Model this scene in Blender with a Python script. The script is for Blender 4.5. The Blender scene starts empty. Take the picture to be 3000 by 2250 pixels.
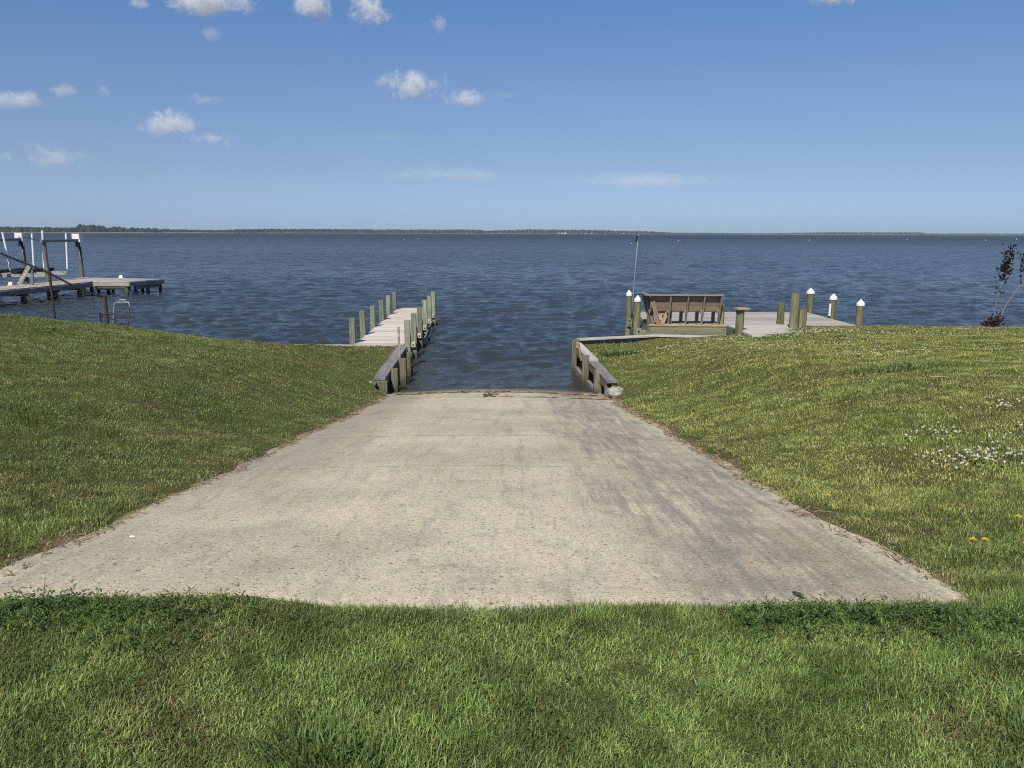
import bpy, bmesh, math, random
import numpy as np
from mathutils import Vector, Matrix, Euler
rad = math.radians
random.seed(7); rng = np.random.default_rng(11)
S = bpy.context.scene; C = S.collection

# ------------------------------------------------------------------ camera
EYE = 3.35
cam = bpy.data.cameras.new('camera'); camo = bpy.data.objects.new('camera', cam); C.objects.link(camo)
cam.sensor_width = 36; cam.lens = 27.04; cam.clip_start = 0.05; cam.clip_end = 40000
camo.location = (0, 0, EYE)
camo.rotation_euler = (Matrix.Rotation(rad(90 - 11.1), 3, 'X') @ Matrix.Rotation(rad(0.2), 3, 'Z')).to_euler()
S.camera = camo
# ------------------------------------------------------------------ world, sun, exposure
LIGHT = Vector((0.25, 0.82, -1.0)).normalized()          # direction the sunlight travels
sun_el = math.asin(-LIGHT.z); to_sun = -LIGHT
W = bpy.data.worlds.new('World'); S.world = W; W.use_nodes = True
wn = W.node_tree.nodes; wl = W.node_tree.links
bg = wn['Background']; bg.inputs['Strength'].default_value = 0.15
sky = wn.new('ShaderNodeTexSky'); sky.sky_type = 'NISHITA'; sky.sun_disc = False
sky.sun_elevation = sun_el; sky.sun_rotation = math.atan2(to_sun.x, to_sun.y)
sky.altitude = 0; sky.air_density = 1.0; sky.dust_density = 0.3; sky.ozone_density = 2.0
wg = wn.new('ShaderNodeNewGeometry'); wz = wn.new('ShaderNodeSeparateXYZ'); wr = wn.new('ShaderNodeValToRGB'); wm = wn.new('ShaderNodeMix')
wa = wn.new('ShaderNodeMath'); wa.operation = 'MULTIPLY'; wa.inputs[1].default_value = -1.0
wl.new(wg.outputs['Incoming'], wz.inputs[0]); wl.new(wz.outputs[2], wa.inputs[0]); wl.new(wa.outputs[0], wr.inputs[0])
we = wr.color_ramp.elements; we.new(0.08); we.new(0.167); we.new(0.27)
for e_, (p_, c_) in zip(we, ((0, (.282, .42, .785, 1)), (0.08, (.36, .411, .571, 1)), (0.167, (.425, .459, .589, 1)), (0.27, (.385, .512, .668, 1)), (1, (.42, .50, .58, 1)))): e_.position = p_; e_.color = c_
wm.data_type = 'RGBA'; wm.blend_type = 'MULTIPLY'; wm.inputs[0].default_value = 1.0          # the clear, slightly blue-shifted air of the day
wl.new(sky.outputs[0], wm.inputs[6]); wl.new(wr.outputs[0], wm.inputs[7]); wl.new(wm.outputs[2], bg.inputs['Color'])
sl = bpy.data.lights.new('sun', 'SUN'); sl.energy = 4.7; sl.angle = rad(0.53); sl.color = (1, 0.94, 0.82)
so = bpy.data.objects.new('sun', sl); C.objects.link(so); so.location = (-10, -30, 40)
so.rotation_euler = LIGHT.to_track_quat('-Z', 'Y').to_euler()
S.view_settings.view_transform = 'Standard'; S.view_settings.look = 'None'
S.view_settings.exposure = 0.0; S.view_settings.gamma = 1.0
try: S.view_settings.use_curve_mapping = False
except Exception: pass
S.cycles.max_bounces = 9; S.cycles.diffuse_bounces = 3; S.cycles.glossy_bounces = 3
S.cycles.transmission_bounces = 3; S.cycles.volume_bounces = 8; S.cycles.transparent_max_bounces = 8
S.cycles.use_denoising = False; S.cycles.pixel_filter_type = 'BLACKMAN_HARRIS'; S.cycles.filter_width = 1.05; S.cycles.sample_clamp_indirect = 4

# ------------------------------------------------------------------ node helpers
def new_mat(name):
    m = bpy.data.materials.new(name); m.use_nodes = True
    return m, m.node_tree.nodes, m.node_tree.links, m.node_tree.nodes['Principled BSDF']
class NT:
    def __init__(s, m): s.n = m.node_tree.nodes; s.l = m.node_tree.links
    def put(s, sock, v):
        if v is None: return
        if hasattr(v, 'is_output'): s.l.new(v, sock)
        else: sock.default_value = v
    def noise(s, vec, scale, detail=3, rough=0.55, dist=0.0):
        t = s.n.new('ShaderNodeTexNoise'); s.put(t.inputs['Vector'], vec); t.inputs['Scale'].default_value = scale
        t.inputs['Detail'].default_value = detail; t.inputs['Roughness'].default_value = rough; t.inputs['Distortion'].default_value = dist
        return t.outputs['Fac']
    def voro(s, vec, scale, out='Distance', rnd=1.0):
        t = s.n.new('ShaderNodeTexVoronoi'); s.put(t.inputs['Vector'], vec); t.inputs['Scale'].default_value = scale
        t.inputs['Randomness'].default_value = rnd
        return t.outputs[out]
    def ramp(s, fac, stops):
        r = s.n.new('ShaderNodeValToRGB'); s.put(r.inputs[0], fac)
        el = r.color_ramp.elements
        while len(el) < len(stops): el.new(0.5)
        for e, (p, c) in zip(el, stops):
            e.position = p; e.color = (c, c, c, 1) if isinstance(c, (int, float)) else (*c, 1)
        return r.outputs[0]
    def mix(s, fac, a, b, mode='MIX'):
        m = s.n.new('ShaderNodeMix'); m.data_type = 'RGBA'; m.blend_type = mode
        s.put(m.inputs[0], fac)
        for k, v in ((6, a), (7, b)):
            if isinstance(v, tuple) and len(v) == 3: v = (*v, 1)
            s.put(m.inputs[k], v)
        return m.outputs[2]
    def math(s, op, a, b=None, c=None, clamp=False):
        m = s.n.new('ShaderNodeMath'); m.operation = op; m.use_clamp = clamp
        s.put(m.inputs[0], a); s.put(m.inputs[1], b); s.put(m.inputs[2], c)
        return m.outputs[0]
    def mr(s, v, a, b, c=0.0, d=1.0, smooth=True):
        m = s.n.new('ShaderNodeMapRange'); m.interpolation_type = 'SMOOTHSTEP' if smooth else 'LINEAR'
        s.put(m.inputs[0], v)
        for k, q in zip((1, 2, 3, 4), (a, b, c, d)): m.inputs[k].default_value = q
        return m.outputs[0]
    def vmath(s, op, a, b=None):
        m = s.n.new('ShaderNodeVectorMath'); m.operation = op; s.put(m.inputs[0], a); s.put(m.inputs[1], b)
        return m.outputs['Value'] if op in ('LENGTH', 'DISTANCE', 'DOT_PRODUCT') else m.outputs[0]
    def attr(s, name, out='Vector'):
        a = s.n.new('ShaderNodeAttribute'); a.attribute_name = name; return a.outputs[out]
    def pos(s): return s.n.new('ShaderNodeNewGeometry').outputs['Position']
    def objc(s): return s.n.new('ShaderNodeTexCoord').outputs['Object']
    def sep(s, v):
        t = s.n.new('ShaderNodeSeparateXYZ'); s.put(t.inputs[0], v); return t.outputs
    def comb(s, x, y, z):
        t = s.n.new('ShaderNodeCombineXYZ')
        for k, v in enumerate((x, y, z)): s.put(t.inputs[k], v)
        return t.outputs[0]
    def bump(s, h, strength, dist, normal=None):
        b = s.n.new('ShaderNodeBump'); s.put(b.inputs['Height'], h); b.inputs['Strength'].default_value = strength
        b.inputs['Distance'].default_value = dist
        if normal is not None: s.l.new(normal, b.inputs['Normal'])
        return b.outputs[0]

def wood(name, light, dark, stain=(0.2, 0.2, 0.15), stain_amt=0.4, var=0.35, rough=0.85, tide=False):
    """weathered timber; the grain follows 'lc' (metres along / across each board), 'rv' a random value per board"""
    m, n, l, p = new_mat(name); t = NT(m)
    lc = t.attr('lc'); rv = t.attr('rv', 'Fac')
    g = t.vmath('MULTIPLY', lc, (2.2, 42, 42)); g2 = t.vmath('MULTIPLY', lc, (0.7, 9, 9))
    grain = t.noise(g, 1.0, 4, 0.6, 0.6); band = t.noise(g2, 1.0, 3, 0.5, 1.2)
    blot = t.noise(t.vmath('MULTIPLY', lc, (1, 2.5, 2.5)), 2.3, 4, 0.6)
    f = t.math('ADD', t.math('MULTIPLY', grain, 0.55), t.math('MULTIPLY', band, 0.45))
    col = t.mix(t.mr(f, 0.36, 0.64), dark, light)
    col = t.mix(t.math('MULTIPLY', t.mr(blot, 0.42, 0.68), stain_amt), col, stain)
    knot = t.voro(t.vmath('MULTIPLY', lc, (1.3, 5, 5)), 1.0)
    col = t.mix(t.math('MULTIPLY', t.mr(knot, 0.17, 0.06), 0.75), col, tuple(c * 0.35 for c in dark))
    v = t.mr(rv, 0, 1, 1 - var, 1 + var * 0.6, False)
    col = t.mix(1.0, col, t.comb(v, v, v), 'MULTIPLY')
    crack = t.mr(t.noise(t.vmath('MULTIPLY', lc, (1.2, 70, 70)), 1.0, 2), 0.66, 0.72)
    col = t.mix(t.math('MULTIPLY', crack, 0.55), col, tuple(c * 0.3 for c in dark))
    if tide:   # dark algae up to the high-water mark
        zz = t.math('ADD', t.sep(t.pos())[2], t.math('MULTIPLY', blot, 0.22)); col = t.mix(t.math('MULTIPLY', t.mr(zz, 0.36, 0.16), 0.8), col, (0.045, 0.042, 0.024))
    l.new(col, p.inputs['Base Color']); p.inputs['Roughness'].default_value = rough
    p.inputs['Specular IOR Level'].default_value = 0.25
    l.new(t.bump(t.math('SUBTRACT', f, t.math('MULTIPLY', crack, 0.6)), 0.5, 0.006), p.inputs['Normal'])
    return m
def plain(name, col, rough=0.5, metal=0.0, mott=0.25, scale=14, dirt=None, dirt_amt=0.5):
    m, n, l, p = new_mat(name); t = NT(m)
    nz = t.noise(t.objc(), scale, 4)
    c = t.mix(t.mr(nz, 0.3, 0.7), tuple(k * (1 - mott) for k in col), tuple(min(1, k * (1 + mott * 0.4)) for k in col))
    if dirt: c = t.mix(t.math('MULTIPLY', t.mr(t.noise(t.objc(), scale * 0.6, 5, 0.65), 0.48, 0.62), dirt_amt), c, dirt)
    l.new(c, p.inputs['Base Color']); p.inputs['Roughness'].default_value = rough; p.inputs['Metallic'].default_value = metal
    l.new(t.bump(nz, 0.15, 0.004), p.inputs['Normal'])
    return m
M = {}
M['deck'] = wood('bleached_deck', (0.66, 0.595, 0.52), (0.48, 0.43, 0.37), (0.53, 0.475, 0.41), 0.5, 0.22)
M['deck_grey'] = wood('weathered_grey_deck', (0.46, 0.43, 0.40), (0.30, 0.27, 0.25), (0.42, 0.33, 0.27), 0.5, 0.25)
M['post'] = wood('treated_post', (0.32, 0.355, 0.245), (0.15, 0.175, 0.115), (0.22, 0.185, 0.135), 0.55, 0.32, tide=True)
M['piling'] = wood('treated_piling', (0.29, 0.285, 0.165), (0.105, 0.105, 0.058), (0.16, 0.125, 0.07), 0.6, 0.25, tide=True)
M['fascia'] = wood('green_treated_board', (0.30, 0.31, 0.20), (0.20, 0.21, 0.13), (0.28, 0.24, 0.16), 0.4, 0.12)
M['bench'] = wood('brown_bench_board', (0.42, 0.30, 0.205), (0.26, 0.18, 0.125), (0.19, 0.16, 0.13), 0.4, 0.18)
M['tan'] = wood('new_tan_board', (0.50, 0.36, 0.23), (0.33, 0.22, 0.13), (0.36, 0.27, 0.2), 0.4, 0.12)
M['bench_grey'] = wood('grey_bench_board', (0.30, 0.26, 0.23), (0.19, 0.165, 0.145), (0.21, 0.19, 0.17), 0.4, 0.12)
M['old'] = wood('old_grey_timber', (0.30, 0.29, 0.29), (0.17, 0.165, 0.17), (0.13, 0.125, 0.12), 0.55, 0.15)
M['oldpost'] = wood('old_split_post', (0.24, 0.225, 0.145), (0.095, 0.088, 0.058), (0.12, 0.125, 0.07), 0.6, 0.25, tide=True)
M['cap'] = wood('bleached_cap_board', (0.58, 0.55, 0.50), (0.38, 0.36, 0.33), (0.4, 0.38, 0.34), 0.5, 0.1)
M['lift'] = wood('grey_lift_piling', (0.23, 0.22, 0.19), (0.11, 0.105, 0.09), (0.1, 0.095, 0.08), 0.6, 0.2, tide=True)
M['dark'] = wood('dark_timber', (0.10, 0.085, 0.065), (0.05, 0.042, 0.034), (0.06, 0.06, 0.04), 0.5, 0.2)  # shade on the bulkhead sheathing and under the pier put into the colour
M['end'] = wood('pale_end_grain', (0.62, 0.56, 0.46), (0.44, 0.39, 0.31), (0.5, 0.45, 0.36), 0.4, 0.15)
M['white'] = plain('white_plastic', (0.80, 0.80, 0.78), 0.4, 0, 0.05)
M['cream'] = plain('cream_plastic', (0.78, 0.74, 0.58), 0.45, 0, 0.06)
M['beam'] = plain('dull_grey_beam', (0.20, 0.205, 0.21), 0.55, 0.3, 0.2)
M['galv'] = plain('galvanised_steel', (0.42, 0.43, 0.44), 0.45, 0.6, 0.25, 30)
M['alu'] = plain('aluminium_beam', (0.48, 0.46, 0.42), 0.5, 0.3, 0.2, 9)
M['rust'] = plain('rusty_steel', (0.085, 0.045, 0.028), 0.9, 0.1, 0.5, 22, (0.07, 0.05, 0.04), 0.7)
M['black'] = plain('black_steel', (0.025, 0.025, 0.028), 0.6, 0.2, 0.3, 20)
M['wire'] = plain('fence_wire', (0.055, 0.048, 0.042), 0.7, 0.1, 0.3, 20, (0.12, 0.055, 0.03), 0.6)
M['greyalu'] = plain('grey_painted_pole', (0.33, 0.35, 0.37), 0.45, 0.2, 0.1)
M['darkcloth'] = plain('dark_blue_cloth', (0.02, 0.025, 0.05), 0.9)
M['rubble'] = plain('whitish_concrete_rubble', (0.42, 0.40, 0.36), 0.95, 0, 0.4, 9, (0.16, 0.15, 0.13), 0.75)

# ------------------------------------------------------------------ object helpers
def tag(o, label=None, cat=None, group=None, kind=None):
    if label: o['label'] = label
    if cat: o['category'] = cat
    if group: o['group'] = group
    if kind: o['kind'] = kind
    return o
def thing(name, loc, label, cat, group=None):
    o = bpy.data.objects.new(name, None); C.objects.link(o); o.location = loc; o.empty_display_size = 0.2
    return tag(o, label, cat, group)
class MB:
    """collects shapes in world space; build() links them as ONE mesh object"""
    def __init__(s): s.v = []; s.f = []; s.lc = []; s.rv = []; s.sm = []
    def add(s, vs, fs, lcs, smooth=False, rv=None):
        b = len(s.v); s.v += [tuple(v) for v in vs]; s.lc += [tuple(q) for q in lcs]
        r = random.random() if rv is None else rv
        s.rv += [r] * len(vs); s.f += [tuple(i + b for i in f) for f in fs]; s.sm += [smooth] * len(fs)
    def beam(s, p0, p1, w, h, up=(0, 0, 1), rv=None, taper=1.0):
        """board from p0 to p1, w across, h along up"""
        p0 = Vector(p0); p1 = Vector(p1); d = p1 - p0; L = d.length; d.normalize()
        up = Vector(up); side = d.cross(up)
        if side.length < 1e-4: up = Vector((0, 1, 0)); side = d.cross(up)
        side.normalize(); up = side.cross(d).normalized()
        o = Vector((random.random() * 40, random.random() * 9, random.random() * 9))
        ch = min(0.006, w * 0.12, h * 0.12); vs = []; lcs = []
        prof = [(-w/2+ch, -h/2), (w/2-ch, -h/2), (w/2, -h/2+ch), (w/2, h/2-ch), (w/2-ch, h/2), (-w/2+ch, h/2), (-w/2, h/2-ch), (-w/2, -h/2+ch)]
        for k, (q, e) in enumerate(((p0, 1.0), (p1, taper))):
            for a, b in prof:
                vs.append(q + side * a * e + up * b * e); lcs.append(o + Vector((k * L, a, b)))
        fs = [(i, (i+1) % 8, 8 + (i+1) % 8, 8 + i) for i in range(8)]
        fs += [tuple(range(7, -1, -1)), tuple(range(8, 16))]
        s.add(vs, fs, lcs, False, rv); return s
    def box(s, c, size, rz=0.0, rv=None):
        """box centred at c; grain along its longest side"""
        c = Vector(c); R = Matrix.Rotation(rz, 3, 'Z'); ax = [R @ Vector(e) for e in ((1, 0, 0), (0, 1, 0), (0, 0, 1))]
        k = max(range(3), key=lambda i: size[i]); u = (k + 2) % 3; w = (k + 1) % 3
        return s.beam(c - ax[k] * size[k] / 2, c + ax[k] * size[k] / 2, size[w], size[u], ax[u], rv)
    def cyl(s, p0, p1, r0, r1=None, n=12, wob=0.0, rv=None, cap=True):
        r1 = r0 if r1 is None else r1; p0 = Vector(p0); p1 = Vector(p1); d = p1 - p0; L = d.length; d.normalize()
        a = d.orthogonal().normalized(); b = d.cross(a); o = Vector((random.random() * 40, random.random() * 9, random.random() * 9))
        ph = [1 + wob * (random.random() - 0.5) for _ in range(n)]; vs = []; lcs = []
        for k, (q, r) in enumerate(((p0, r0), (p1, r1))):
            for i in range(n):
                t = 2 * math.pi * i / n; e = a * math.cos(t) + b * math.sin(t)
                vs.append(q + e * r * ph[i]); lcs.append(o + Vector((k * L, r * t if t < math.pi else r * (2 * math.pi - t), 0)))
        fs = [(i, (i+1) % n, n + (i+1) % n, n + i) for i in range(n)]
        s.add(vs, fs, lcs, True, rv)
        if cap:
            for base, q in ((0, p0), (n, p1)):
                vv = vs[base:base + n]; f = tuple(range(n)) if base else tuple(range(n - 1, -1, -1))
                s.add(vv, [f], [o + Vector(((v - q).dot(a) * .3, (v - q).dot(a), (v - q).dot(b))) for v in vv], False, rv)
        return s
    def tube(s, pts, r, n=5, rv=None):
        pts = [Vector(p) for p in pts]; vs = []; lcs = []; fs = []; m = len(pts); L = 0
        for k, p in enumerate(pts):
            d = (pts[min(k + 1, m - 1)] - pts[max(k - 1, 0)]).normalized()
            a = d.cross(Vector((0.13, 0.2, 0.97)))
            if a.length < 1e-3: a = d.cross(Vector((1, 0, 0)))
            a.normalize(); b = d.cross(a)
            if k: L += (p - pts[k - 1]).length
            rr = r[k] if isinstance(r, (list, tuple)) else r
            for i in range(n):
                t = 2 * math.pi * i / n; vs.append(p + (a * math.cos(t) + b * math.sin(t)) * rr); lcs.append((L, rr * t, 0))
        for k in range(m - 1):
            for i in range(n): fs.append((k*n+i, k*n+(i+1) % n, (k+1)*n+(i+1) % n, (k+1)*n+i))
        fs.append(tuple(range(n - 1, -1, -1))); fs.append(tuple((m-1)*n + i for i in range(n)))
        s.add(vs, fs, lcs, n > 4, rv); return s
    def build(s, name, mat, parent=None):
        me = bpy.data.meshes.new(name); me.from_pydata(s.v, [], s.f)
        a = me.attributes.new('lc', 'FLOAT_VECTOR', 'POINT'); a.data.foreach_set('vector', np.array(s.lc, dtype=np.float32).ravel())
        a = me.attributes.new('rv', 'FLOAT', 'POINT'); a.data.foreach_set('value', np.array(s.rv, dtype=np.float32))
        me.polygons.foreach_set('use_smooth', s.sm); me.materials.append(mat); me.update()
        o = bpy.data.objects.new(name, me); C.objects.link(o)
        if parent is not None:
            o.parent = parent; w = Vector((0, 0, 0)); q = parent
            while q is not None: w += Vector(q.location); q = q.parent
            me.transform(Matrix.Translation(-w))
        return o
def raw(name, verts, faces, mat, smooth=False, attrs=None, parent=None):
    """mesh from numpy arrays; faces = list of (k x n) int arrays of equal-size polygons"""
    me = bpy.data.meshes.new(name); me.vertices.add(len(verts)); me.vertices.foreach_set('co', np.asarray(verts, np.float32).ravel())
    tot = sum(f.shape[0] for f in faces); nl = sum(f.size for f in faces)
    me.loops.add(nl); me.polygons.add(tot)
    me.loops.foreach_set('vertex_index', np.concatenate([f.ravel() for f in faces]).astype(np.int32))
    st = np.concatenate([np.full(f.shape[0], f.shape[1]) for f in faces]); start = np.concatenate(([0], np.cumsum(st)[:-1]))
    me.polygons.foreach_set('loop_start', start.astype(np.int32))
    me.polygons.foreach_set('use_smooth', np.full(tot, smooth))
    for k, a in (attrs or {}).items():
        a = np.asarray(a, np.float32)
        if a.ndim == 1: q = me.attributes.new(k, 'FLOAT', 'POINT'); q.data.foreach_set('value', a)
        elif a.shape[1] == 3: q = me.attributes.new(k, 'FLOAT_VECTOR', 'POINT'); q.data.foreach_set('vector', a.ravel())
    me.materials.append(mat); me.update(calc_edges=True); me.validate()
    o = bpy.data.objects.new(name, me); C.objects.link(o)
    if parent is not None: o.parent = parent; me.transform(Matrix.Translation(-Vector(parent.location)))
    return o
def vnoise(x, y, scale, seed=0):
    """smooth value noise 0..1"""
    x = np.asarray(x, float) * scale + seed * 17.31; y = np.asarray(y, float) * scale + seed * 7.77
    xi = np.floor(x).astype(np.int64); yi = np.floor(y).astype(np.int64); fx = x - xi; fy = y - yi
    fx = fx * fx * (3 - 2 * fx); fy = fy * fy * (3 - 2 * fy)
    def h(a, b):
        q = (a * 374761393 + b * 668265263 + seed * 974711) & 0x7fffffff
        q = ((q ^ (q >> 13)) * 1274126177) & 0x7fffffff
        return ((q ^ (q >> 16)) & 0xffff) / 65535.0
    return (h(xi, yi) * (1 - fx) + h(xi + 1, yi) * fx) * (1 - fy) + (h(xi, yi + 1) * (1 - fx) + h(xi + 1, yi + 1) * fx) * fy
def fbm(x, y, scale, seed=0, o=3):
    s = 0; a = 0.5; t = 0
    for k in range(o): s = s + a * vnoise(x, y, scale * 2 ** k, seed + k * 5); t += a; a *= 0.5
    return s / t
def sstep(t): t = np.clip(t, 0, 1); return t * t * (3 - 2 * t)

# ------------------------------------------------------------------ lie of the land (water level is z = 0)
RX0, RX1, RY0 = -2.43, 1.90, 3.06
def ramp_z(x, y):
    return 1.75 - 0.1367 * (np.asarray(y, float) - 3.3) + 0.06 * (1 - ((np.asarray(x, float) + 0.27) / 2.16) ** 2) * sstep((np.asarray(y, float) - 3.1) / 4) - 0.035 * sstep((3.13 - np.asarray(y, float)) / 0.12)
ys = np.array([-60, 2, 5, 8, 11, 14, 16, 17.5, 19.4, 21.5])
xsL = np.array([-80, -14, -9.5, -6, -3.2])
TL = np.array([[1.9, 1.8, 1.9, 1.97, 1.98, 1.92, 1.72, 1.45, 1.0, .8], [1.85, 1.8, 1.9, 1.97, 1.98, 1.92, 1.72, 1.45, 1.0, .8],
               [1.8, 1.78, 1.85, 1.9, 1.92, 1.84, 1.6, 1.33, .84, .5], [1.76, 1.75, 1.78, 1.72, 1.6, 1.28, 1.0, .78, .55, .4],
               [1.75, 1.75, 1.7, 1.5, 1.2, .8, .58, .52, .50, .4]])
ysR = np.array([-60, 2, 5, 8, 11, 14, 16.5, 19, 21])
xsR = np.array([2.2, 3.8, 5.5, 7.3, 10, 16, 80])
TR = np.array([[1.75, 1.75, 1.6, 1.45, 1.2, .85, .6, .55, .55], [1.75, 1.75, 1.7, 1.55, 1.35, 1.1, .85, .64, .6],
               [1.75, 1.75, 1.75, 1.62, 1.42, 1.22, 1.02, .82, .68], [1.76, 1.76, 1.78, 1.68, 1.5, 1.3, 1.12, .96, .86],
               [1.78, 1.78, 1.8, 1.74, 1.56, 1.38, 1.2, 1.02, .88], [1.8, 1.8, 1.85, 1.8, 1.65, 1.45, 1.25, 1.04, .9],
               [1.9, 1.8, 1.85, 1.8, 1.65, 1.45, 1.25, 1.04, .9]])
def table(xs, yy, T, x, y):
    i = np.clip(np.searchsorted(xs, x) - 1, 0, len(xs) - 2); j = np.clip(np.searchsorted(yy, y) - 1, 0, len(yy) - 2)
    fx = np.clip((x - xs[i]) / (xs[i+1] - xs[i]), 0, 1); fy = np.clip((y - yy[j]) / (yy[j+1] - yy[j]), 0, 1)
    return (T[i, j] * (1-fx) + T[i+1, j] * fx) * (1-fy) + (T[i, j+1] * (1-fx) + T[i+1, j+1] * fx) * fy
def smooth_table(xs, yy, T, x, y):
    s = 0
    for dx in (-0.8, -0.25, 0.25, 0.8):
        for dy in (-0.9, -0.3, 0.3, 0.9): s = s + table(xs, yy, T, x + dx, y + dy)
    return s / 16
def xl(y):   # left limit of the ramp / bulkhead channel
    y = np.asarray(y, float)
    return np.where(y < 14.9, RX0, RX0 - sstep((y - 14.9) / 0.5) * 0.37 - np.clip(y - 15.8, 0, 9) * 0.022) + np.where(y < 15.0, (fbm(y, y*0, 1.3, 3) - 0.5) * 0.28, 0)
def xr(y):
    y = np.asarray(y, float)
    return np.where(y < 14.9, RX1 + np.clip(4.2 - y, 0, 1) * 0.1, RX1 + 0.1 - np.clip(y - 15.05, 0, 9) * 0.083) + np.where(y < 14.8, (fbm(y, y*0 + 9, 1.2, 4) - 0.5) * 0.30, 0)
def edge_l(y): y = np.asarray(y, float); return np.where(y < 14.7, ramp_z(RX0, y) - 0.012, 0) * 1.0 + np.where(y >= 14.7, (ramp_z(RX0, y) - 0.012) * (1 - sstep((y - 14.7) / 1.0)) + (0.32 + np.clip(y - 15.7, 0, 9) * 0.055) * sstep((y - 14.7) / 1.0), 0)
def edge_r(y): y = np.asarray(y, float); return np.where(y < 14.2, ramp_z(RX1, y) - 0.012, (ramp_z(RX1, y) - 0.012) * (1 - sstep((y - 14.2) / 0.9)) + (0.38 + np.clip(y - 15.05, 0, 9) * 0.042) * sstep((y - 14.2) / 0.9))
def seawall_l(x): return 19.42 + 0 * np.asarray(x, float)
def seawall_r(x): return np.interp(x, [1.6, 3.85, 5.6, 7.4, 9.5, 30], [19.35, 20.15, 19.95, 20.3, 20.75, 20.75])
def ground_z(x, y):
    x = np.asarray(x, float); y = np.asarray(y, float)
    L = smooth_table(xsL, ys, TL, x, y); R = smooth_table(xsR, ysR, TR, x, y)
    dl = xl(y) - x; dr = x - xr(y); tl = sstep(dl / 2.7); tr = sstep(dr / 3.0)
    tl = 0.65 * tl + 0.35 * np.clip(dl / 2.7, 0, 1); tr = 0.6 * tr + 0.4 * np.clip(dr / 3.0, 0, 1)
    zl_ = edge_l(y) + (L - edge_l(y)) * tl; zr_ = edge_r(y) + (R - edge_r(y)) * tr
    z = np.where(x < -0.27, zl_, zr_); front = sstep((3.20 - y) / 0.3)
    z = z * (1 - front) + np.where(y < 3.6, 1.795, z) * front * 1.0 + 0
    z = z + 0.034 * np.where(y < 15, sstep(np.where(x < -.27, dl, dr) / 0.16), 0)
    return z + ((fbm(x, y, 0.9, 21) - 0.5) * 0.10 + (fbm(x, y, 0.33, 25) - 0.5) * 0.10) * np.clip(np.minimum(np.abs(dl), np.abs(dr)), 0, 1) + (fbm(x, y, 3.5, 22) - 0.5) * 0.02

# ------------------------------------------------------------------ lawn sheet
def spaced(a, b, n, p): return a + (b - a) * np.linspace(0, 1, n) ** p
def lawn():
    V = []; F = []; D = []; base = 0
    d = np.concatenate((np.linspace(0, 3, 46), spaced(3, 14, 60, 1.0)[1:], spaced(14, 80, 14, 1.5)[1:]))
    t = np.concatenate((np.linspace(-60, 1.5, 16)[:-1], np.linspace(1.5, 19.42, 210)))
    def grid(X, Y, dist):
        nonlocal base
        Z = ground_z(X, Y); n, m = X.shape; V.append(np.stack((X, Y, Z), -1).reshape(-1, 3)); D.append(dist.ravel())
        i = (np.arange(n - 1)[:, None] * m + np.arange(m - 1)[None]).ravel() + base
        F.append(np.stack((i, i + 1, i + m + 1, i + m), 1)); base += n * m
    Y, Dd = np.meshgrid(t, d, indexing='ij'); X = np.where(Y < 3.02, RX0 - 0.001, xl(Y)) - Dd; grid(X, Y, Dd)
    tt = (t - t[0]) / (t[-1] - t[0]); T, Dd = np.meshgrid(tt, d, indexing='ij')
    Y = t[0] + T * (seawall_r(1.7 + Dd) - t[0]); X = np.where(Y < 3.02, RX1, xr(Y)) + Dd; grid(X, Y, Dd)
    xm = np.linspace(RX0, RX1, 60); tm = np.concatenate((np.linspace(-60, 1.5, 12)[:-1], np.linspace(0, 1, 20)))
    Tm, Xm = np.meshgrid(tm, xm, indexing='ij'); ye = 3.075 - 0.012 * Xm + (fbm(Xm, Xm * 0, 4.0, 8, 3) - 0.5) * 0.11
    Ym = np.where(Tm > 1, 1.5, Tm); k = len(tm) - 20
    Ym[k:] = 1.5 + np.linspace(0, 1, 20)[:, None] * (ye[k:] - 1.5); grid(Xm, Ym, np.abs(ye - Ym) + 0.6)
    m, n, l, p = new_mat('lawn_soil'); q = NT(m)
    ps = q.pos(); dist = q.attr('edge', 'Fac')
    a = q.noise(ps, 0.7, 4); b = q.noise(ps, 14, 4); c = q.noise(ps, 60, 3, 0.7)
    col = q.mix(q.mr(a, 0.35, 0.65), (0.090, 0.110, 0.034), (0.125, 0.13, 0.045))
    col = q.mix(q.math('MULTIPLY', q.mr(b, 0.45, 0.7), 0.6), col, (0.13, 0.105, 0.055))
    col = q.mix(q.math('MULTIPLY', q.mr(c, 0.4, 0.62), 0.65), col, (0.035, 0.045, 0.014))
    soil = q.mix(q.mr(c, 0.35, 0.7), (0.15, 0.10, 0.06), (0.30, 0.22, 0.14))
    e = q.math('ADD', dist, q.math('MULTIPLY', q.math('SUBTRACT', q.noise(ps, 2.2, 4), 0.5), 0.5))
    col = q.mix(q.mr(e, 0.16, 0.0), col, soil)
    l.new(col, p.inputs['Base Color']); p.inputs['Roughness'].default_value = 1; p.inputs['Specular IOR Level'].default_value = 0.1
    l.new(q.bump(q.math('ADD', b, c), 0.8, 0.02), p.inputs['Normal'])
    o = raw('lawn', np.concatenate(V), F, m, True, {'edge': np.concatenate(D)}); tag(o, kind='structure')
lawn()

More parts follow.
